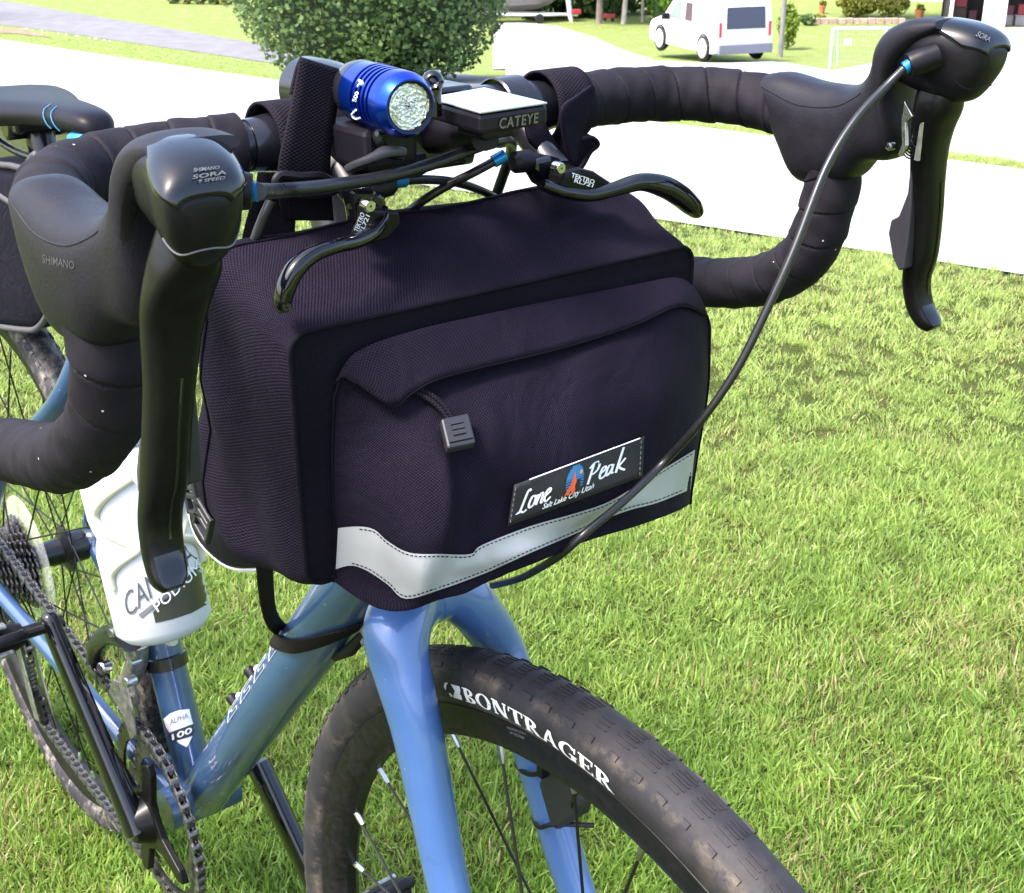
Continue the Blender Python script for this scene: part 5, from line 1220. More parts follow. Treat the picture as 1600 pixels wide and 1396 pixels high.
# bottle cage of the seat tube
# ================================================================== THINGS CARRIED BY THE BICYCLE
# ---- white drinking bottle in a cream cage
bdir = SAX; fo = unit(np.cross((0, 1, 0), SAX)); fo = fo if fo[0] > 0 else -fo
B0_ = BB+fo*.061+A3(0, -.014, 0)
def ptb(px, py): 
    k = ray(px, py); n = np.cross(np.cross(bdir, k), bdir); t = ((B0_-CAM)@n)/(k@n); return (CAM+k*t-B0_)@bdir
h0 = ptb(258, 985)-.004; rB = .0440
BT = thing('drinking_bottle', B0_+bdir*h0, 'milky white squeeze bottle with dark print on the seat tube', 'bottle')
prof = [(.001, 0), (.030, .0), (.036, .003), (rB, .012), (rB, .085), (rB*.965, .095), (rB*.90, .103), (rB*.965, .112), (rB, .122), (rB, .150), (rB*.93, .166), (rB*.80, .178), (rB*.72, .182)]
mb = MB(); mb.lathe(prof, B0_+bdir*h0, bdir, 56); bbv = mb.bvh(); mb.build('bottle_body', K['bottle'], BT, sharp=60)
mb = MB(); mb.lathe([(rB*.74, .180), (rB*.80, .182), (rB*.80, .196), (rB*.66, .202), (.016, .206), (.013, .222), (.010, .224), (.001, .224)], B0_+bdir*h0, bdir, 40); mb.build('bottle_cap', mat('grey_cap', (.30, .30, .34), .4), BT, sharp=40)
decal([(239, 957), (262, 930), (290, 905), (308, 884), (330, 868), (333, 905), (332, 940), (300, 958), (270, 968), (243, 974)], 'dark_print', K['olive'], bbv, BT, .0008, 14)
txt('CAMELBAK', [(199, 967), (326, 858), (310, 832), (192, 930)], bbv, 'maker_lettering', mat('slate_print', (.06, .065, .085), .5), BT, .0012, bold=.0)
decal([(216, 961), (290, 903), (293, 909), (221, 967)], 'underline', mat('grey_line', (.12, .125, .14), .5), bbv, BT, .0012, 4)
txt('PODIUM', [(247, 957), (318, 889), (308, 876), (238, 944)], bbv, 'model_lettering', K['white'], BT, .0018, bold=.0)
mb = MB()
cg = [(205, 748), (176, 768), (158, 786), (152, 804), (160, 822), (180, 838), (205, 850), (216, 858), (204, 868), (186, 882), (177, 898), (180, 920)]
Pc = [drape(bbv, a, b, -.001) for a, b in cg]; Pc = [p if p is not None else None for p in Pc]
ctr = lambda p: B0_+bdir*((p-B0_)@bdir)
for i, p in enumerate(Pc):
    if p is None:
        q = aty(*cg[i], B0_[1]-.008); d = unit((q-ctr(q))); Pc[i] = ctr(q)+d*(rB+.002)
    else: Pc[i] = p+unit(p-ctr(p))*.003
Pc = cat(Pc, 6); mb.tube(Pc, .0042, 12, r2=.0036)
# the rest of the cage: spine on the seat tube, base hook, far side rail
mb.tube([BB+SAX*(h0-.006)+fo*.019, BB+SAX*(h0+.16)+fo*.019], .006, 10, r2=.003)
mb.tube(cat([BB+SAX*(h0+.01)+fo*.02, B0_+bdir*(h0-.004), B0_+bdir*(h0-.004)+fo*.014], 5), .005, 10)
far_ = [ctr(p)+(p-ctr(p))*np.array([1, -1, 1]) for p in Pc]; mb.tube(np.array(far_), .0042, 12)
mb.build('bottle_cage', K['cage'], BK)

# ---- seat bag behind the post
SB = thing('seat_bag', (.2, -.03, .70), 'black wedge seat bag with pale grey piping under the saddle', 'bag')
def sbp(px, py, off=0): return aty(px, py, -.036-off)
out = [(62, 245), (40, 262), (10, 258), (-60, 262), (-90, 380), (-85, 470), (-50, 505), (0, 510), (40, 515), (62, 512), (80, 482), (74, 430), (62, 355)]
po = [sbp(*q) for q in out]; c = np.mean(po, 0); rows = []
for sc_, y in ((.80, .030), (.95, .024), (1.0, .010), (1.0, -.030), (.97, -.036), (.85, -.040), (.5, -.042), (.06, -.042)): rows.append([c+(p-c)*sc_*A3(1, 0, 1)+A3(0, y+.036, 0) for p in po])
rows = np.array([cat(r_, 4, True) for r_ in rows]); rows[..., 1] += 0
mb = MB(); mb.grid(rows, False, True); mb.build('bag_body', weave('seat_bag_cloth', (.004, .003, .009), (.009, .007, .019), .0024, .0024, .7, wrinkle=.5), SB, sharp=70)
mb = MB(); P = [p+A3(0, -.002, 0) for p in cat(po, 5, True)]; mb.tube(np.array(P), .0030, 10, closed=True); mb.build('piping', mat('grey_piping', (.06, .056, .066), .6), SB)
mb = MB(); mb.tube(cat([sbp(-30, 285, .004), sbp(10, 312, .004), sbp(50, 338, .004), sbp(64, 352, .003)], 5), .0032, 10); mb.build('piping', mat('grey_piping', (.06, .056, .066), .6), SB)
for k, y in enumerate((.012, .030)):
    q0 = aty(120+k*16, 196, y); q1 = aty(118+k*17, 250, y); mb = MB(); mb.tube([q0, .5*(q0+q1)+A3(.004, 0, 0), q1], .0045, 10, r2=.002); mb.build('grey_strap', mat('grey_strap', (.16, .15, .18), .7), SB)

# ---- handlebar bag
HBG = thing('handlebar_bag', (.92, 0, .84), 'black nylon handlebar bag with silver reflective band and mountain logo patch', 'bag')
def rring(xt, xb, yl, yr, zt_, zb_, rc, n=7):
    pts = []
    for cy, cz, a0_ in ((yr-rc, zt_-rc, 0), (yl+rc, zt_-rc, 90), (yl+rc, zb_+rc, 180), (yr-rc, zb_+rc, 270)):
        for k in range(n):
            a = R(a0_+90*k/(n-1)); pts.append((cy+rc*math.cos(a), cz+rc*math.sin(a)))
    D_ = []
    for i in range(len(pts)):
        a, b = np.array(pts[i]), np.array(pts[(i+1) % len(pts)]); m_ = 8 if np.linalg.norm(a-b) > .03 else 1
        for k in range(m_): D_.append(a+(b-a)*k/m_)
    return np.array([A3(xb+(xt-xb)*(z-zb_)/(zt_-zb_), y, z) for y, z in D_])
rings = [rring(.884, .846, -.114, .110, .922, .795, .03), rring(.888, .842, -.130, .122, .933, .780, .026), rring(.900, .856, -.1375, .129, .938, .768, .022), rring(.926, .902, -.1355, .1325, .9305, .762, .018), rring(.950, .945, -.1300, .1345, .9165, .768, .012), rring(.960, .960, -.1265, .1345, .908, .775, .010)]
RG = np.array(rings)
RGs = np.array([cat(RG[:, j], 6) for j in range(RG.shape[1])]).transpose(1, 0, 2)
# soft dents in the cloth
cc = RGs.mean((0, 1))
for i in range(RGs.shape[0]):
    for j in range(RGs.shape[1]):
        p = RGs[i, j]; w_ = math.sin(math.pi*min(1, i/(RGs.shape[0]-1))); RGs[i, j] = p+unit(p-cc)*w_*(.0022*math.sin(p[2]*75+p[0]*90+1)+.0016*math.sin(p[1]*60+p[0]*130)-.0008)
n_ = RGs.shape[1]
mb = MB(); o_ = mb.grid(RGs, False, True); mb.f += [[o_+i for i in range(n_)]]; mb.m += [0]
mb.build('bag_body', K['side'], HBG, sharp=50)
# flat herringbone front panel
fr = RGs[-1]; c = fr.mean(0)
G = np.array([c+(fr-c)*t_+A3(.0006*(1-t_), 0, 0) for t_ in (1.0, .97, .9, .8, .6, .4, .2, .02)])
UVs = G[..., 1:3]
mb = MB(); mb.grid(G, False, True, 0, UVs); mb.build('front_panel', K['bag2'], HBG, sharp=60)
mb = MB(); mb.tube(fr+A3(.0002, 0, 0), .0013, 8, closed=True); mb.build('piping', K['piping'], HBG)
for t_ in (13,):
    mb = MB(); seg = [RGs[t_, j]+unit(RGs[t_, j]-cc)*.0004 for j in range(n_)]; mb.tube(np.array(seg), .0007, 6, closed=True); mb.build('side_seam', K['piping'], HBG)
# pocket
PX = [
 [(521, 622, .961), (552, 556, .962), (640, 523, .963), (740, 500, .963), (850, 476, .963), (1000, 447, .963), (1058, 438, .962), (1086, 458, .960)],
 [(520, 655, .961), (612, 632, .976), (665, 604, .979), (745, 580, .981), (872, 545, .982), (987, 509, .981), (1060, 480, .978), (1106, 500, .966)],
 [(519, 690, .961), (630, 680, .985), (680, 655, .992), (750, 630, .993), (872, 590, .994), (987, 553, .992), (1075, 520, .984), (1108, 535, .966)],
 [(519, 760, .961), (628, 762, .996), (690, 745, 1.010), (760, 728, 1.011), (872, 690, 1.012), (995, 640, 1.007), (1088, 605, .991), (1105, 610, .966)],
 [(523, 828, .961), (640, 866, 1.010), (690, 866, 1.018), (745, 862, 1.020), (890, 796, 1.019), (1005, 746, 1.011), (1078, 710, .995), (1090, 706, .966)],
 [(523, 890, .961), (640, 932, 1.010), (690, 918, 1.016), (760, 896, 1.018), (890, 838, 1.017), (1005, 800, 1.009), (1068, 772, .993), (1080, 768, .966)],
 [(520, 908, .961), (602, 954, 1.000), (690, 931, 1.010), (760, 906, 1.012), (890, 850, 1.011), (1005, 816, 1.004), (1064, 794, .990), (1078, 787, .966)],
]
PK = np.array([[atx(*q) for q in r_] for r_ in PX])
PK = np.concatenate([PK, (PK[-1]*A3(0, 1, 1)+A3(.962, 0, .004))[None]], 0)
PS = np.array([cat(r_, 8) for r_ in PK]); PS = np.array([cat(PS[:, j], 8) for j in range(PS.shape[1])]).transpose(1, 0, 2)
# folds and slack in the cloth
nr, nc = PS.shape[:2]
for i in range(nr):
    for j in range(nc):
        u, v = j/(nc-1), i/(nr-1); w_ = math.sin(math.pi*min(1, max(0, (v-.12)/.75)))*math.sin(math.pi*min(1, max(0, (u-.02)/.96)))
        p = PS[i, j]
        f = .0018*math.sin(24*u-13*v+1.2*math.sin(5*v))+.0026*math.sin(9*u+11*v+.5)*(u < .45)+.0012*math.sin(38*u+9*v)+.0030*math.exp(-((u-.25-.25*(v-.45))/.05)**2)*(v > .3)-.0022*math.exp(-((u-.36-.22*(v-.45))/.05)**2)
        PS[i, j, 0] += w_*f*1.6
mb = MB(); mb.grid(PS); pbv = mb.bvh(); mb.build('front_pocket', K['bag'], HBG, sharp=75)
mb = MB(); seam = np.concatenate([PS[::-1, 0], PS[0], PS[:, -1]]); seam = seam[:, :]+A3(.0004, 0, 0); mb.tube(seam, .0008, 8); mb.build('pocket_seam', K['piping'], HBG)
# flap over the zip
top = [(524, 600), (555, 552), (640, 520), (740, 497), (850, 474), (1000, 445), (1056, 436), (1082, 450)]
low = [(545, 580), (609, 634), (646, 612), (701, 587), (872, 545), (987, 509), (1060, 478), (1103, 493)]
tx = [.9630, .9640, .9645, .9650, .9650, .9645, .9640, .9625]; lx = [.965, .980, .983, .985, .986, .985, .982, .968]
tt, ll = cat([atx(a, b, x) for (a, b), x in zip(top, tx)], 6), cat([atx(a, b, x) for (a, b), x in zip(low, lx)], 6)
G = np.array([tt+(ll-tt)*t_+A3(.0012*math.sin(math.pi*t_), 0, 0) for t_ in np.linspace(0, 1, 9)])
mb = MB(); mb.grid(G); mb.build('zip_flap', K['bag'], HBG, solid=.0012)
mb = MB(); mb.tube(ll+A3(.0006, 0, 0), .0006, 8); mb.build('flap_hem', K['piping'], HBG)
# zip pull
zp_ = [(646, 608), (664, 616), (684, 630), (698, 646), (706, 662)]
PU = thing('zip_pull', atx(646, 612, .99), 'x', 'x') if False else None
for dy in (-3, 3):
    P = []
    for a, b in zp_:
        h = drape(pbv, a+dy*.8, b-dy, .0045); P.append(h if h is not None else atx(a, b, 1.0))
    mb = MB(); mb.tube(cat(P, 6), .0013, 8); mb.build('pull_cord', K['web'], HBG)
qq = [drape(pbv, a, b, .004) for a, b in ((686, 664), (730, 655), (737, 702), (697, 711))]
ex = unit(qq[1]-qq[0]); ez = unit(qq[0]-qq[3]); en = unit(np.cross(ez, ex)); en = en if en@(CAM-qq[0]) > 0 else -en; cm = np.mean(qq, 0)+en*.003
kp = mat('dark_grey_plastic', (.022, .022, .028), .42)
mb = MB(); mb.box(cm, (np.linalg.norm(qq[1]-qq[0]), .0055, np.linalg.norm(qq[0]-qq[3])), [ex, en, ez]); zo = mb.build('pull_end', kp, HBG, smooth=False, bevel=.0012)
for k in (-1, 0, 1): mb = MB(); mb.box(cm+en*.003+ez*(.0015+k*.003), (.0065, .0012, .0022), [ex, en, ez]); mb.build('pull_rib', kp, zo, smooth=False)
mb = MB(); mb.box(cm+en*.003-ez*.0055, (.012, .0014, .0012), [ex, en, ez]); mb.build('pull_rib', kp, zo, smooth=False)
c = drape(pbv, 650, 605, .003); mb = MB(); mb.tube([c-ex*.004, c+ex*.004+ez*.001], .0016, 8); mb.build('zip_slider', K['silver'], HBG)
# reflective band
ut = [(523, 826), (560, 823), (585, 828), (606, 846), (640, 864), (690, 866), (735, 866), (753, 852), (827, 823), (900, 802), (952, 784), (1003, 754), (1045, 728), (1086, 703)]
lb = [(521, 891), (548, 884), (575, 893), (606, 914), (634, 936), (690, 921), (753, 898), (790, 882), (827, 865), (900, 834), (945, 812), (985, 797), (1027, 786), (1079, 765)]
U_, L_b = cat(np.array(ut, float), 5), cat(np.array(lb, float), 5)
G = []
for t_ in np.linspace(0, 1, 9):
    G.append([drape(pbv, *(a+(b-a)*t_), .0022) for a, b in zip(U_, L_b)])
keep = [j for j in range(len(U_)) if all(G[i][j] is not None for i in range(9))]
G = np.array([[G[i][j] for j in keep] for i in range(9)])
mb = MB(); mb.grid(G); mb.build('reflective_band', K['reflect'], HBG, sharp=70)
def stitches(line, off, name='stitching', step=7, bv=None):
    mb = MB(); P = cat(np.array(line, float), 10); Ld = np.r_[0, np.cumsum(np.linalg.norm(np.diff(P, axis=0), axis=1))]
    for s0 in np.arange(2, Ld[-1]-4, step):
        a = [np.interp(s0, Ld, P[:, k]) for k in (0, 1)]; b = [np.interp(s0+step*.55, Ld, P[:, k]) for k in (0, 1)]
        pa, pb_ = drape(bv or pbv, *a, off), drape(bv or pbv, *b, off)
        if pa is not None and pb_ is not None and np.linalg.norm(pa-pb_) < .004: mb.tube([pa, pb_], .0003, 4)
    if mb.n: tag(mb.build(name, K['piping'], HBG), kind='stuff')
stitches([(a, b+4) for a, b in ut[1:]], .0027); stitches([(a, b-4) for a, b in lb[1:]], .0027)
# logo patch
qp = [(793, 822), (1003, 745), (1006, 682), (803, 758)]; f = quadmap(qp)
G = [[drape(pbv, *f(u, v), .0026) for u in np.linspace(0, 1, 24)] for v in np.linspace(0, 1, 8)]
kpa = mat('logo_patch_cloth', (.012, .011, .014), .7, var=.2, vscale=150, bump=.2, bscale=1200, bdist=.0002)
mb = MB(); mb.grid(np.array(G)); pabv = mb.bvh(); mb.build('logo_patch', kpa, HBG, solid=.0005)
def pa_(u, v, off=.0010): return drape(pabv, *f(u, v), off)
mb = MB(); mb.tube([pa_(u, .985, .0012) for u in np.linspace(.12, .97, 20)], .00035, 5); mb.build('patch_edge_thread', K['white'], HBG)
def strokes(items, name, mt, w, asp=3.0):
    mb = MB()
    for pts in items:
        P = cat(np.array(pts, float), 6)
        T = np.gradient(P*np.array([asp, 1]), axis=0); T /= np.linalg.norm(T, axis=1)[:, None]+1e-9
        nn = np.c_[-T[:, 1]/asp, T[:, 0]]; ww = w*(.55+.55*np.abs(T[:, 1]))
        A_, B_ = P+nn*ww[:, None], P-nn*ww[:, None]
        R1 = [[pa_(*a) for a in A_], [pa_(*b) for b in B_]]
        if all(x is not None for r_ in R1 for x in r_): mb.grid(np.array(R1))
    return mb.build(name, mt, HBG, smooth=False)
def tr(letter, x, y, sx, sy): return [[(x+a*sx+b*.012, y+b*sy) for a, b in st] for st in letter]
Lt = {'L': [[(1.05, .92), (.9, 1.02), (.7, .85), (.35, .1), (.1, 0), (.0, .03)], [(.1, .02), (.4, .06), (.7, -.04), (1.0, .05)]],
 'o': [[(.6, .5), (.3, .52), (.1, .2), (.25, 0), (.6, .1), (.7, .4), (.55, .52), (.75, .45)]],
 'n': [[(.1, .5), (.08, 0)], [(.08, .1), (.35, .48), (.6, .45), (.55, .05), (.75, .02)]],
 'e': [[(.1, .25), (.6, .45), (.5, .6), (.25, .5), (.12, .15), (.35, 0), (.75, .15)]],
 'P': [[(.35, .95), (.2, .45), (.05, -.05)], [(0, .78), (.4, 1.0), (.9, .95), (.85, .6), (.45, .42), (.25, .45)]],
 'a': [[(.65, .48), (.3, .5), (.1, .2), (.25, 0), (.6, .25), (.7, .5), (.62, .08), (.85, .05)]],
 'k': [[(.55, 1.25), (.3, .6), (.1, 0)], [(.9, .62), (.4, .35), (.25, .32), (.6, .12), (1.0, -.02)]]}
it = []
for ch, x, y in (('L', .055, .22), ('o', .135, .26), ('n', .195, .27), ('e', .25, .27)): it += tr(Lt[ch], x, y, .075, .50)
for ch, x, y in (('P', .585, .33), ('e', .665, .33), ('a', .715, .35), ('k', .79, .34)): it += tr(Lt[ch], x, y, .078, .46)
nL = sum(len(Lt[ch]) for ch in 'Lone'); strokes(it[:nL], 'script_lettering', K['white'], .026); strokes(it[nL:], 'script_lettering', K['white'], .026)
V, F = text2d('Salt Lake City Utah', shear=.35, bold=.012); V = V-np.array([V[:, 0].min(), 0]); V[:, 0] /= V[:, 0].max()
P = [pa_(.255+.385*a, .10+.13*b+.10*a*a-.03*a) for a, b in V]; mb = MB(); mb.add(P, F); mb.build('place_lettering', K['white'], HBG, smooth=False)
ks = mat('blue_thread', (.03, .16, .36), .6); mb = MB()
for k in range(9):
    v0 = .36+k*.065; half = .068*math.sqrt(max(0, 1-((v0-.52)/.40)**2)); a, b = .485-half, .485+half
    if v0 < .55: b_l = [(a, .46+(v0-.36)*.12), (.53, b)] if v0 < .62 else [(a, b)]
    else: b_l = [(a, b)]
    for x0, x1 in b_l:
        if x1 <= x0+.004: continue
        hh = .020 if v0 < .62 else .033
        R1 = [[pa_(u, v0-hh) for u in np.linspace(x0, x1, 6)], [pa_(u, v0+hh) for u in np.linspace(x0, x1, 6)]]; mb.grid(np.array(R1))
mb.build('logo_sky', ks, HBG, smooth=False)
mb = MB(); mp = [(.405, .16), (.44, .38), (.452, .42), (.47, .66), (.482, .78), (.488, .62), (.50, .50), (.49, .40), (.495, .28), (.478, .18), (.462, .30), (.445, .20), (.43, .24)]
mb.add([pa_(*q, .0013) for q in mp], [list(range(len(mp)))]); mb.build('logo_mountain', mat('orange_thread', (.62, .09, .02), .6), HBG, smooth=False)
mb = MB(); mb.add([pa_(.528+.011*math.cos(a), .70+.055*math.sin(a), .0015) for a in np.linspace(0, 2*math.pi, 14, endpoint=False)], [list(range(14))]); mb.build('logo_moon', mat('gold_thread', (.55, .36, .10), .6), HBG, smooth=False)
for u in (.018, .982):
    mb = MB()
    for v in np.arange(.06, .94, .13): mb.tube([pa_(u, v, .0009), pa_(u, v+.07, .0009)], .0003, 4)
    tag(mb.build('stitching', K['grey'], HBG), kind='stuff')
# padded wing with buckles behind the bag, and the straps
W_ = [(318, 770), (305, 800), (318, 838), (345, 868), (372, 884), (405, 887), (440, 880), (470, 850), (460, 780), (400, 740)]
wp = [aty(a, b, -.090) for a, b in W_]; c = np.mean(wp, 0)
rows = np.array([cat([c+(p-c)*sc_+A3(0, y, 0) for p in wp], 4, True) for sc_, y in ((.005, -.011), (.7, -.010), (.94, -.006), (1, 0), (.94, .006), (.005, .008))])
mb = MB(); mb.grid(rows, False, True); mb.build('padded_wing', mat('smooth_black_cloth', (.004, .003, .008), .6, spec=.15, var=.2, bump=.1, bscale=300), HBG, sharp=70)
mb = MB(); mb.tube(cat([p+A3(0, -.004, 0) for p in wp[1:7]], 6), .0016, 8); mb.build('wing_piping', mat('white_piping', (.5, .5, .52), .5), HBG)
for k, (cx_, cy_, ang) in enumerate(((300, 775, .1), (318, 815, -.5))):
    c = aty(cx_, cy_, -.118); X_ = unit(A3(.75, 0, .1+ang)); Z_ = unit(np.cross(X_, (0, 1, 0))); Y_ = np.cross(Z_, X_)
    mb = MB()
    for a, b, w, h in ((-.008, 0, .003, .024), (.008, 0, .003, .024), (0, .0105, .018, .003), (0, -.0105, .018, .003), (0, 0, .016, .0035), (0, .005, .015, .0025)): mb.box(c+X_*a+Z_*b, (w, .004, h), [X_, Y_, Z_])
    mb.build('strap_buckle', kp, HBG, smooth=False, bevel=.0008)
def ribbon(L, Rr, name, mt, par, th_=.0014, n=6, swap=True):
    a, b = cat(L, 8), cat(Rr, 8); G = np.array([a+(b-a)*t_ for t_ in np.linspace(0, 1, n)])
    du = np.r_[0, np.cumsum(np.linalg.norm(np.diff(a, axis=0), axis=1))]; dv = np.linspace(0, np.linalg.norm(a-b, axis=1).mean(), n)
    uv = np.stack(np.meshgrid(dv, du, indexing='ij'), -1)[..., ::-1] if swap else np.stack(np.meshgrid(dv, du, indexing='ij'), -1)
    mb = MB(); mb.grid(G, mat=0, uv=uv); return mb.build(name, mt, par, solid=th_, sharp=60)
# near strap: loop round the bar, free tail standing up, buckle, lower end
def loop(yc_, w, r_, a0_, a1_, slant=0):
    l, rr = [], []
    for a in np.linspace(a0_, a1_, 18):
        p = A3(.880+r_*math.cos(a), 0, .980+r_*math.sin(a)); sft = slant*(a-a0_)
        l.append(p+A3(0, yc_-w/2+sft, 0)); rr.append(p+A3(0, yc_+w/2+sft, 0))
    return l, rr
l, rr = loop(-.079, .024, .0188, -1.6, 3.9); ribbon(l, rr, 'strap_loop', K['web'], HBG, .0016)
xt_ = .906
ribbon([atx(470, 93, xt_), atx(462, 140, xt_+.001), atx(450, 195, xt_+.003), atx(440, 240, xt_+.004), atx(434, 282, xt_+.003)], [atx(535, 113, xt_), atx(530, 150, xt_+.001), atx(523, 200, xt_+.003), atx(517, 245, xt_+.004), atx(517, 290, xt_+.003)], 'strap_tail', K['web'], HBG, .0018)
ribbon([atx(470, 93, xt_), atx(463, 110, xt_-.004), atx(454, 148, xt_-.004)], [atx(535, 113, xt_), atx(527, 130, xt_-.004), atx(518, 165, xt_-.004)], 'strap_tail_fold', K['web'], HBG, .0018)
ribbon([atx(432, 282, .909), atx(436, 310, .905), atx(444, 345, .900)], [atx(518, 290, .909), atx(519, 312, .905), atx(522, 345, .900)], 'strap_end', K['web'], HBG, .0016)
mb = MB(); mb.tube(cat([atx(433, 292, .912), atx(438, 274, .912), atx(470, 276, .914), atx(500, 275, .914), atx(520, 287, .912), atx(519, 300, .912), atx(476, 304, .912)], 5, True), .0022, 8, closed=True); mb.build('ladder_buckle', K['black'], HBG)
# back panel of webbing between bag and bar
ribbon([aty(372, 400, -.108), aty(384, 350, -.106), aty(400, 300, -.104), aty(405, 270, -.102)], [aty(460, 372, -.085), aty(462, 340, -.084), aty(464, 300, -.082), aty(466, 270, -.080)], 'back_webbing', K['web'], HBG, .0016)
# far strap
l, rr = loop(.098, .027, .0190, -1.4, 3.6, .0); ribbon(l, rr, 'strap_loop', K['web'], HBG, .0016)
xt_ = .915
ribbon([atx(921, 134, xt_), atx(898, 150, xt_+.004), atx(876, 168, xt_+.006), atx(876, 205, xt_+.005), atx(888, 252, xt_+.003)], [atx(926, 138, xt_), atx(921, 160, xt_+.001), atx(914, 190, xt_+.001), atx(904, 220, xt_+.001), atx(896, 254, xt_+.001)], 'strap_tail', K['bag'], HBG, .0020)
ribbon([atx(818, 196, .912), atx(826, 222, .914), atx(846, 240, .914), atx(872, 248, .912)], [atx(848, 190, .912), atx(856, 206, .914), atx(868, 224, .914), atx(880, 244, .912)], 'strap_lower_end', K['bag'], HBG, .0018)
mb = MB(); mb.prism([atx(a, b, .900) for a, b in ((882, 214), (906, 208), (930, 210), (937, 224), (930, 240), (915, 258), (902, 276), (884, 268))], A3(-.012, 0, 0)); mb.build('strap_wrap', K['bag'], HBG, bevel=.004, sub=1)
mb = MB(); mb.tube(cat([atx(902, 220, .9035), atx(924, 216, .9035), atx(934, 226, .9035), atx(922, 238, .9035), atx(912, 256, .9035), atx(900, 272, .9035)], 5), .0015, 8); mb.build('strap_hem', K['piping'], HBG)
# elastic cord hooked round the down tube
tf = lambda px, py: (aty(px, py, 0)-dt0)@DTX
def dts(t_, a): return dt0+DTX*t_+(.0238+.0016)*(math.cos(a)*A3(0, -1, 0)+math.sin(a)*side_n)
Q = []
for a, px, py in ((1.5, 416, 972), (1.0, 430, 999), (.4, 453, 1017), (-.15, 474, 1022), (-.65, 503, 1010), (-1.1, 528, 986), (-1.6, 545, 960), (-2.2, 548, 950)):
    t_ = min(np.linspace(.1, .6, 400), key=lambda t: np.linalg.norm(proj(dts(t, a))-(px, py))); Q.append(dts(t_, a))
q0 = atx(413, 880, .893)
P = [q0, q0*.62+Q[0]*.38+A3(.004, -.006, 0), q0*.25+Q[0]*.75+A3(.002, -.006, .002)]+Q
mb = MB(); mb.tube(cat(P, 6), .0058, 14, up=unit(DTX+A3(0, -.0, 0)), r2=.0018, p=.8); mb.build('elastic_strap', weave('elastic', (.004, .003, .003), (.022, .017, .015), .0018, .0018, .75, rib=True, bump=1), HBG)

# ---- blue headlight
LC = atx(640, 167, .962); lax = unit(A3(1, .0, .0)+A3(0, -.10, -.02))
LI = thing('headlight', LC-lax*.04, 'blue anodised finned bicycle headlight clamped on the bar beside the stem', 'bicycle light')
rr_ = .0153
prof = [(.0108, .0002), (.0116, .001), (.0124, .0010), (.0150, -.0035), (rr_, -.0060), (rr_, -.0125)]
h = -.0125
for k in range(5): prof += [(rr_*.86, h-.0003), (rr_*.86, h-.0021), (rr_, h-.0022), (rr_, h-.0040)]; h -= .0042
prof += [(rr_*.985, h), (rr_*.96, h-.012)]
mb = MB(); mb.lathe(prof, LC, lax, 64, up=(0, 0, 1)); lbv = mb.bvh(); mb.build('lamp_head', K['blue_anod'], LI, sharp=30)
mb = MB(); h -= .012; mb.lathe([(rr_*.965, h), (rr_*.97, h-.004), (rr_*.90, h-.010), (rr_*.70, h-.015), (.004, h-.017)], LC, lax, 48, up=(0, 0, 1)); mb.build('lamp_rear', K['bar'], LI, sharp=40)
mb = MB(); mb.lathe([(.0107, .0006), (.0117, .0012), (.0117, -.002), (.0107, -.003)], LC, lax, 48, closed=True, up=(0, 0, 1)); mb.build('lens_ring', K['black'], LI)
# dimpled lens over a bright reflector
a_ = unit(np.cross(lax, (0, 0, 1))); b_ = np.cross(a_, lax); G = []
for r0 in np.linspace(.0003, .0107, 26): G.append([LC+a_*r0*math.cos(t)+b_*r0*math.sin(t)+lax*(-.0012+.00042*RNG.normal()) for t in np.arange(64)*2*math.pi/64])
mb = MB(); mb.grid(np.array(G), False, True); mb.build('lens', mat('dimpled_lens', (.85, .87, .84), .16, metal=.6, var=.12, vscale=900), LI, sharp=90)
txt('500', [(556, 160), (561, 144), (555, 143), (550, 159)], lbv, 'output_lettering', K['white'], LI, .0006, bold=.02)
mb = MB(); P = [drape(lbv, a, b, .0007) for a, b in ((556, 172), (550, 180), (556, 186), (563, 184), (560, 194), (564, 202), (570, 206), (576, 213))]; P = [p for p in P if p is not None]
mb.tube(cat(P, 5), .0006, 5); mb.build('maker_lettering', K['white'], LI)
mb = MB(); P = [drape(lbv, a, b, .0007) for a, b in ((561, 126), (567, 131), (559, 136), (566, 128))]; P = [p for p in P if p is not None]
if len(P) > 2: mb.tube(cat(P, 4), .0007, 5); mb.build('maker_emblem', K['white'], LI)
# mount: saddle block, strap lever
mc = LC-lax*.045-A3(0, 0, .022)
mb = MB(); mb.box(mc+A3(-.004, 0, -.002), (.052, .030, .020)); mb.box(mc+A3(.002, .012, -.014), (.022, .030, .012)); mb.build('mount_block', K['black'], LI, smooth=False, bevel=.003)
mb = MB(); P = cat([atx(552, 262, .935), atx(575, 250, .945), atx(600, 238, .950), atx(625, 236, .950)], 4); mb.tube(P, .0022, 12, up=(0, 0, 1), r2=.0055, p=.6); mb.build('mount_lever', kp, LI, sharp=50)
mb = MB(); mb.lathe([(.0182, -.010), (.0205, -.009), (.0205, .009), (.0182, .010)], A3(.880, LC[1]+.004, .980), (0, 1, 0), 30); mb.build('mount_clamp', K['black'], LI, sharp=40)
mb = MB(); mb.tube(cat([atx(600, 195, .94), atx(590, 215, .942), atx(610, 240, .94), atx(640, 245, .935)], 5), .0024, 8); mb.build('mount_screw_arm', K['blackmetal'], LI)
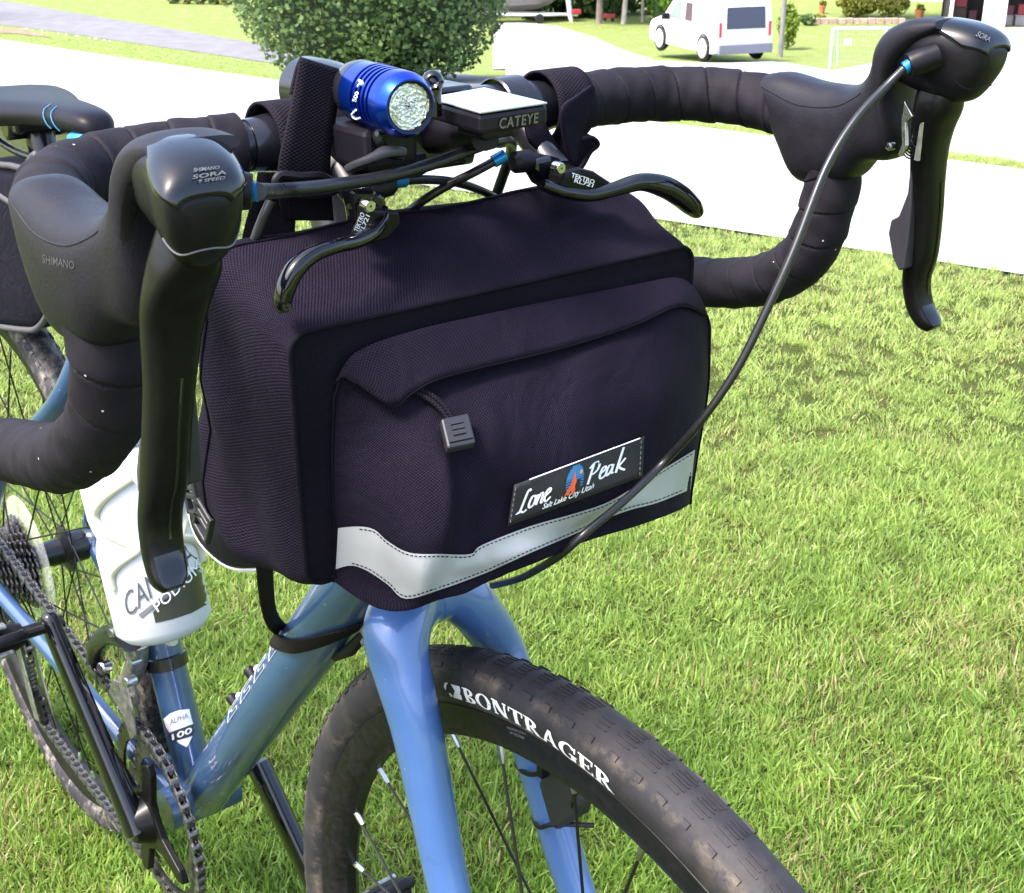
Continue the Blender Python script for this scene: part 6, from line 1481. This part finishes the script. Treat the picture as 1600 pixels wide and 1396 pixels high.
# ---- cyclometer
zc = 1.0
q = [atz(750, 180, zc), atz(857, 164, zc), atz(757, 140, zc), atz(668, 156, zc)]
cxv = unit(q[0]-q[3]); cyv = unit(q[1]-q[0]); c0 = np.mean(q, 0)
CM = thing('cycle_computer', c0-UP*.014, 'black cycle computer with a blank glossy face mounted ahead of the stem', 'computer')
mb = MB(); mb.prism([p for p in q], -UP*.0095); mb.build('case', K['black'], CM, smooth=False, bevel=.0022)
mb = MB(); mb.prism([c0+(p-c0)*.985+UP*.0002 for p in q], UP*.0010); mb.build('face', mat('glossy_grey_face', (.42, .42, .44), .12, coat=1, metal=.5), CM, smooth=False, bevel=.0004)
mb = MB(); mb.prism([c0+(p-c0)*.5-UP*.0090 for p in q], -UP*.007); mb.build('mount', K['black'], CM, smooth=False, bevel=.002)
mb = MB(); mb.tube([c0-UP*.016, c0-cxv*.03-UP*.020, A3(.885, c0[1], .975)], [.008, .008, .012], 12, p=.7); mb.build('mount_arm', K['black'], CM)
fm = lambda u, v: q[0]+(q[1]-q[0])*u-UP*.0095*(1-v)+unit(np.cross(q[1]-q[0], UP))*.0007
if unit(np.cross(q[1]-q[0], UP))@(CAM-q[0]) < 0: fm = lambda u, v: q[0]+(q[1]-q[0])*u-UP*.0095*(1-v)-unit(np.cross(q[1]-q[0], UP))*.0007
V, F = text2d('CATEYE', shear=.12, bold=.018, space=1.12); V = V-np.array([V[:, 0].min(), 0]); V[:, 0] /= V[:, 0].max()
mb = MB(); mb.add([fm(.26+.58*a, .20+.50*b) for a, b in V], F); mb.build('maker_lettering', mat('khaki_print', (.12, .115, .075), .5), CM, smooth=False)
kc = atz(676, 128, 1.012); mb = MB(); mb.sphere(kc, .0055, 18); mb.cyl(kc-UP*.016, kc, .0042, 14); mb.lathe([(.0015, 0), (.003, .001), (.0032, -.001)], kc+unit(CAM-kc)*.005, unit(CAM-kc), 14); mb.build('mount_knob', K['gloss'], CM)
# ---- wheel sensor on the fork
sc0 = aty(872, 1252, .036); dn = unit(aty(888, 1300, .036)-aty(852, 1210, .036)); yy_ = A3(0, 1, 0); xx_ = unit(np.cross(yy_, dn))
if xx_[0] < 0: xx_ = -xx_
SE = thing('speed_sensor', sc0, 'dark plastic speed sensor strapped with zip ties inside the left fork blade', 'sensor')
Q = [aty(a, b, .030) for a, b in ((839, 1224), (852, 1205), (872, 1198), (890, 1216), (902, 1262), (898, 1280), (868, 1300), (858, 1290))]
mb = MB(); mb.prism(Q, A3(0, .014, 0)); mb.build('sensor_case', mat('charcoal_plastic', (.018, .018, .024), .45, var=.1), SE, smooth=False, bevel=.003)
mb = MB(); mb.prism([aty(a, b, .0285) for a, b in ((889, 1258), (894, 1242), (897, 1244), (892, 1264))], A3(0, .003, 0)); mb.build('sensor_slot', K['gloss'], SE, smooth=False)
for (a, b, c_, d_) in ((808, 1190, 862, 1206), (836, 1272, 866, 1288)):
    p, p2 = aty(a, b, .047), aty(c_, d_, .030); mid_ = .5*(p+p2)+A3(.004, -.008, 0)
    mb = MB(); mb.tube(cat([p+A3(-.004, .012, 0), p+A3(0, -.002, 0), mid_, p2, p2+A3(.02, .016, .004)], 5), .0016, 8, r2=.0009); mb.build('zip_tie', K['black'], SE)
c = aty(848, 1204, .026); mb = MB(); mb.box(c, (.006, .006, .009)); mb.build('zip_tie_head', K['black'], SE, smooth=False, bevel=.0008)
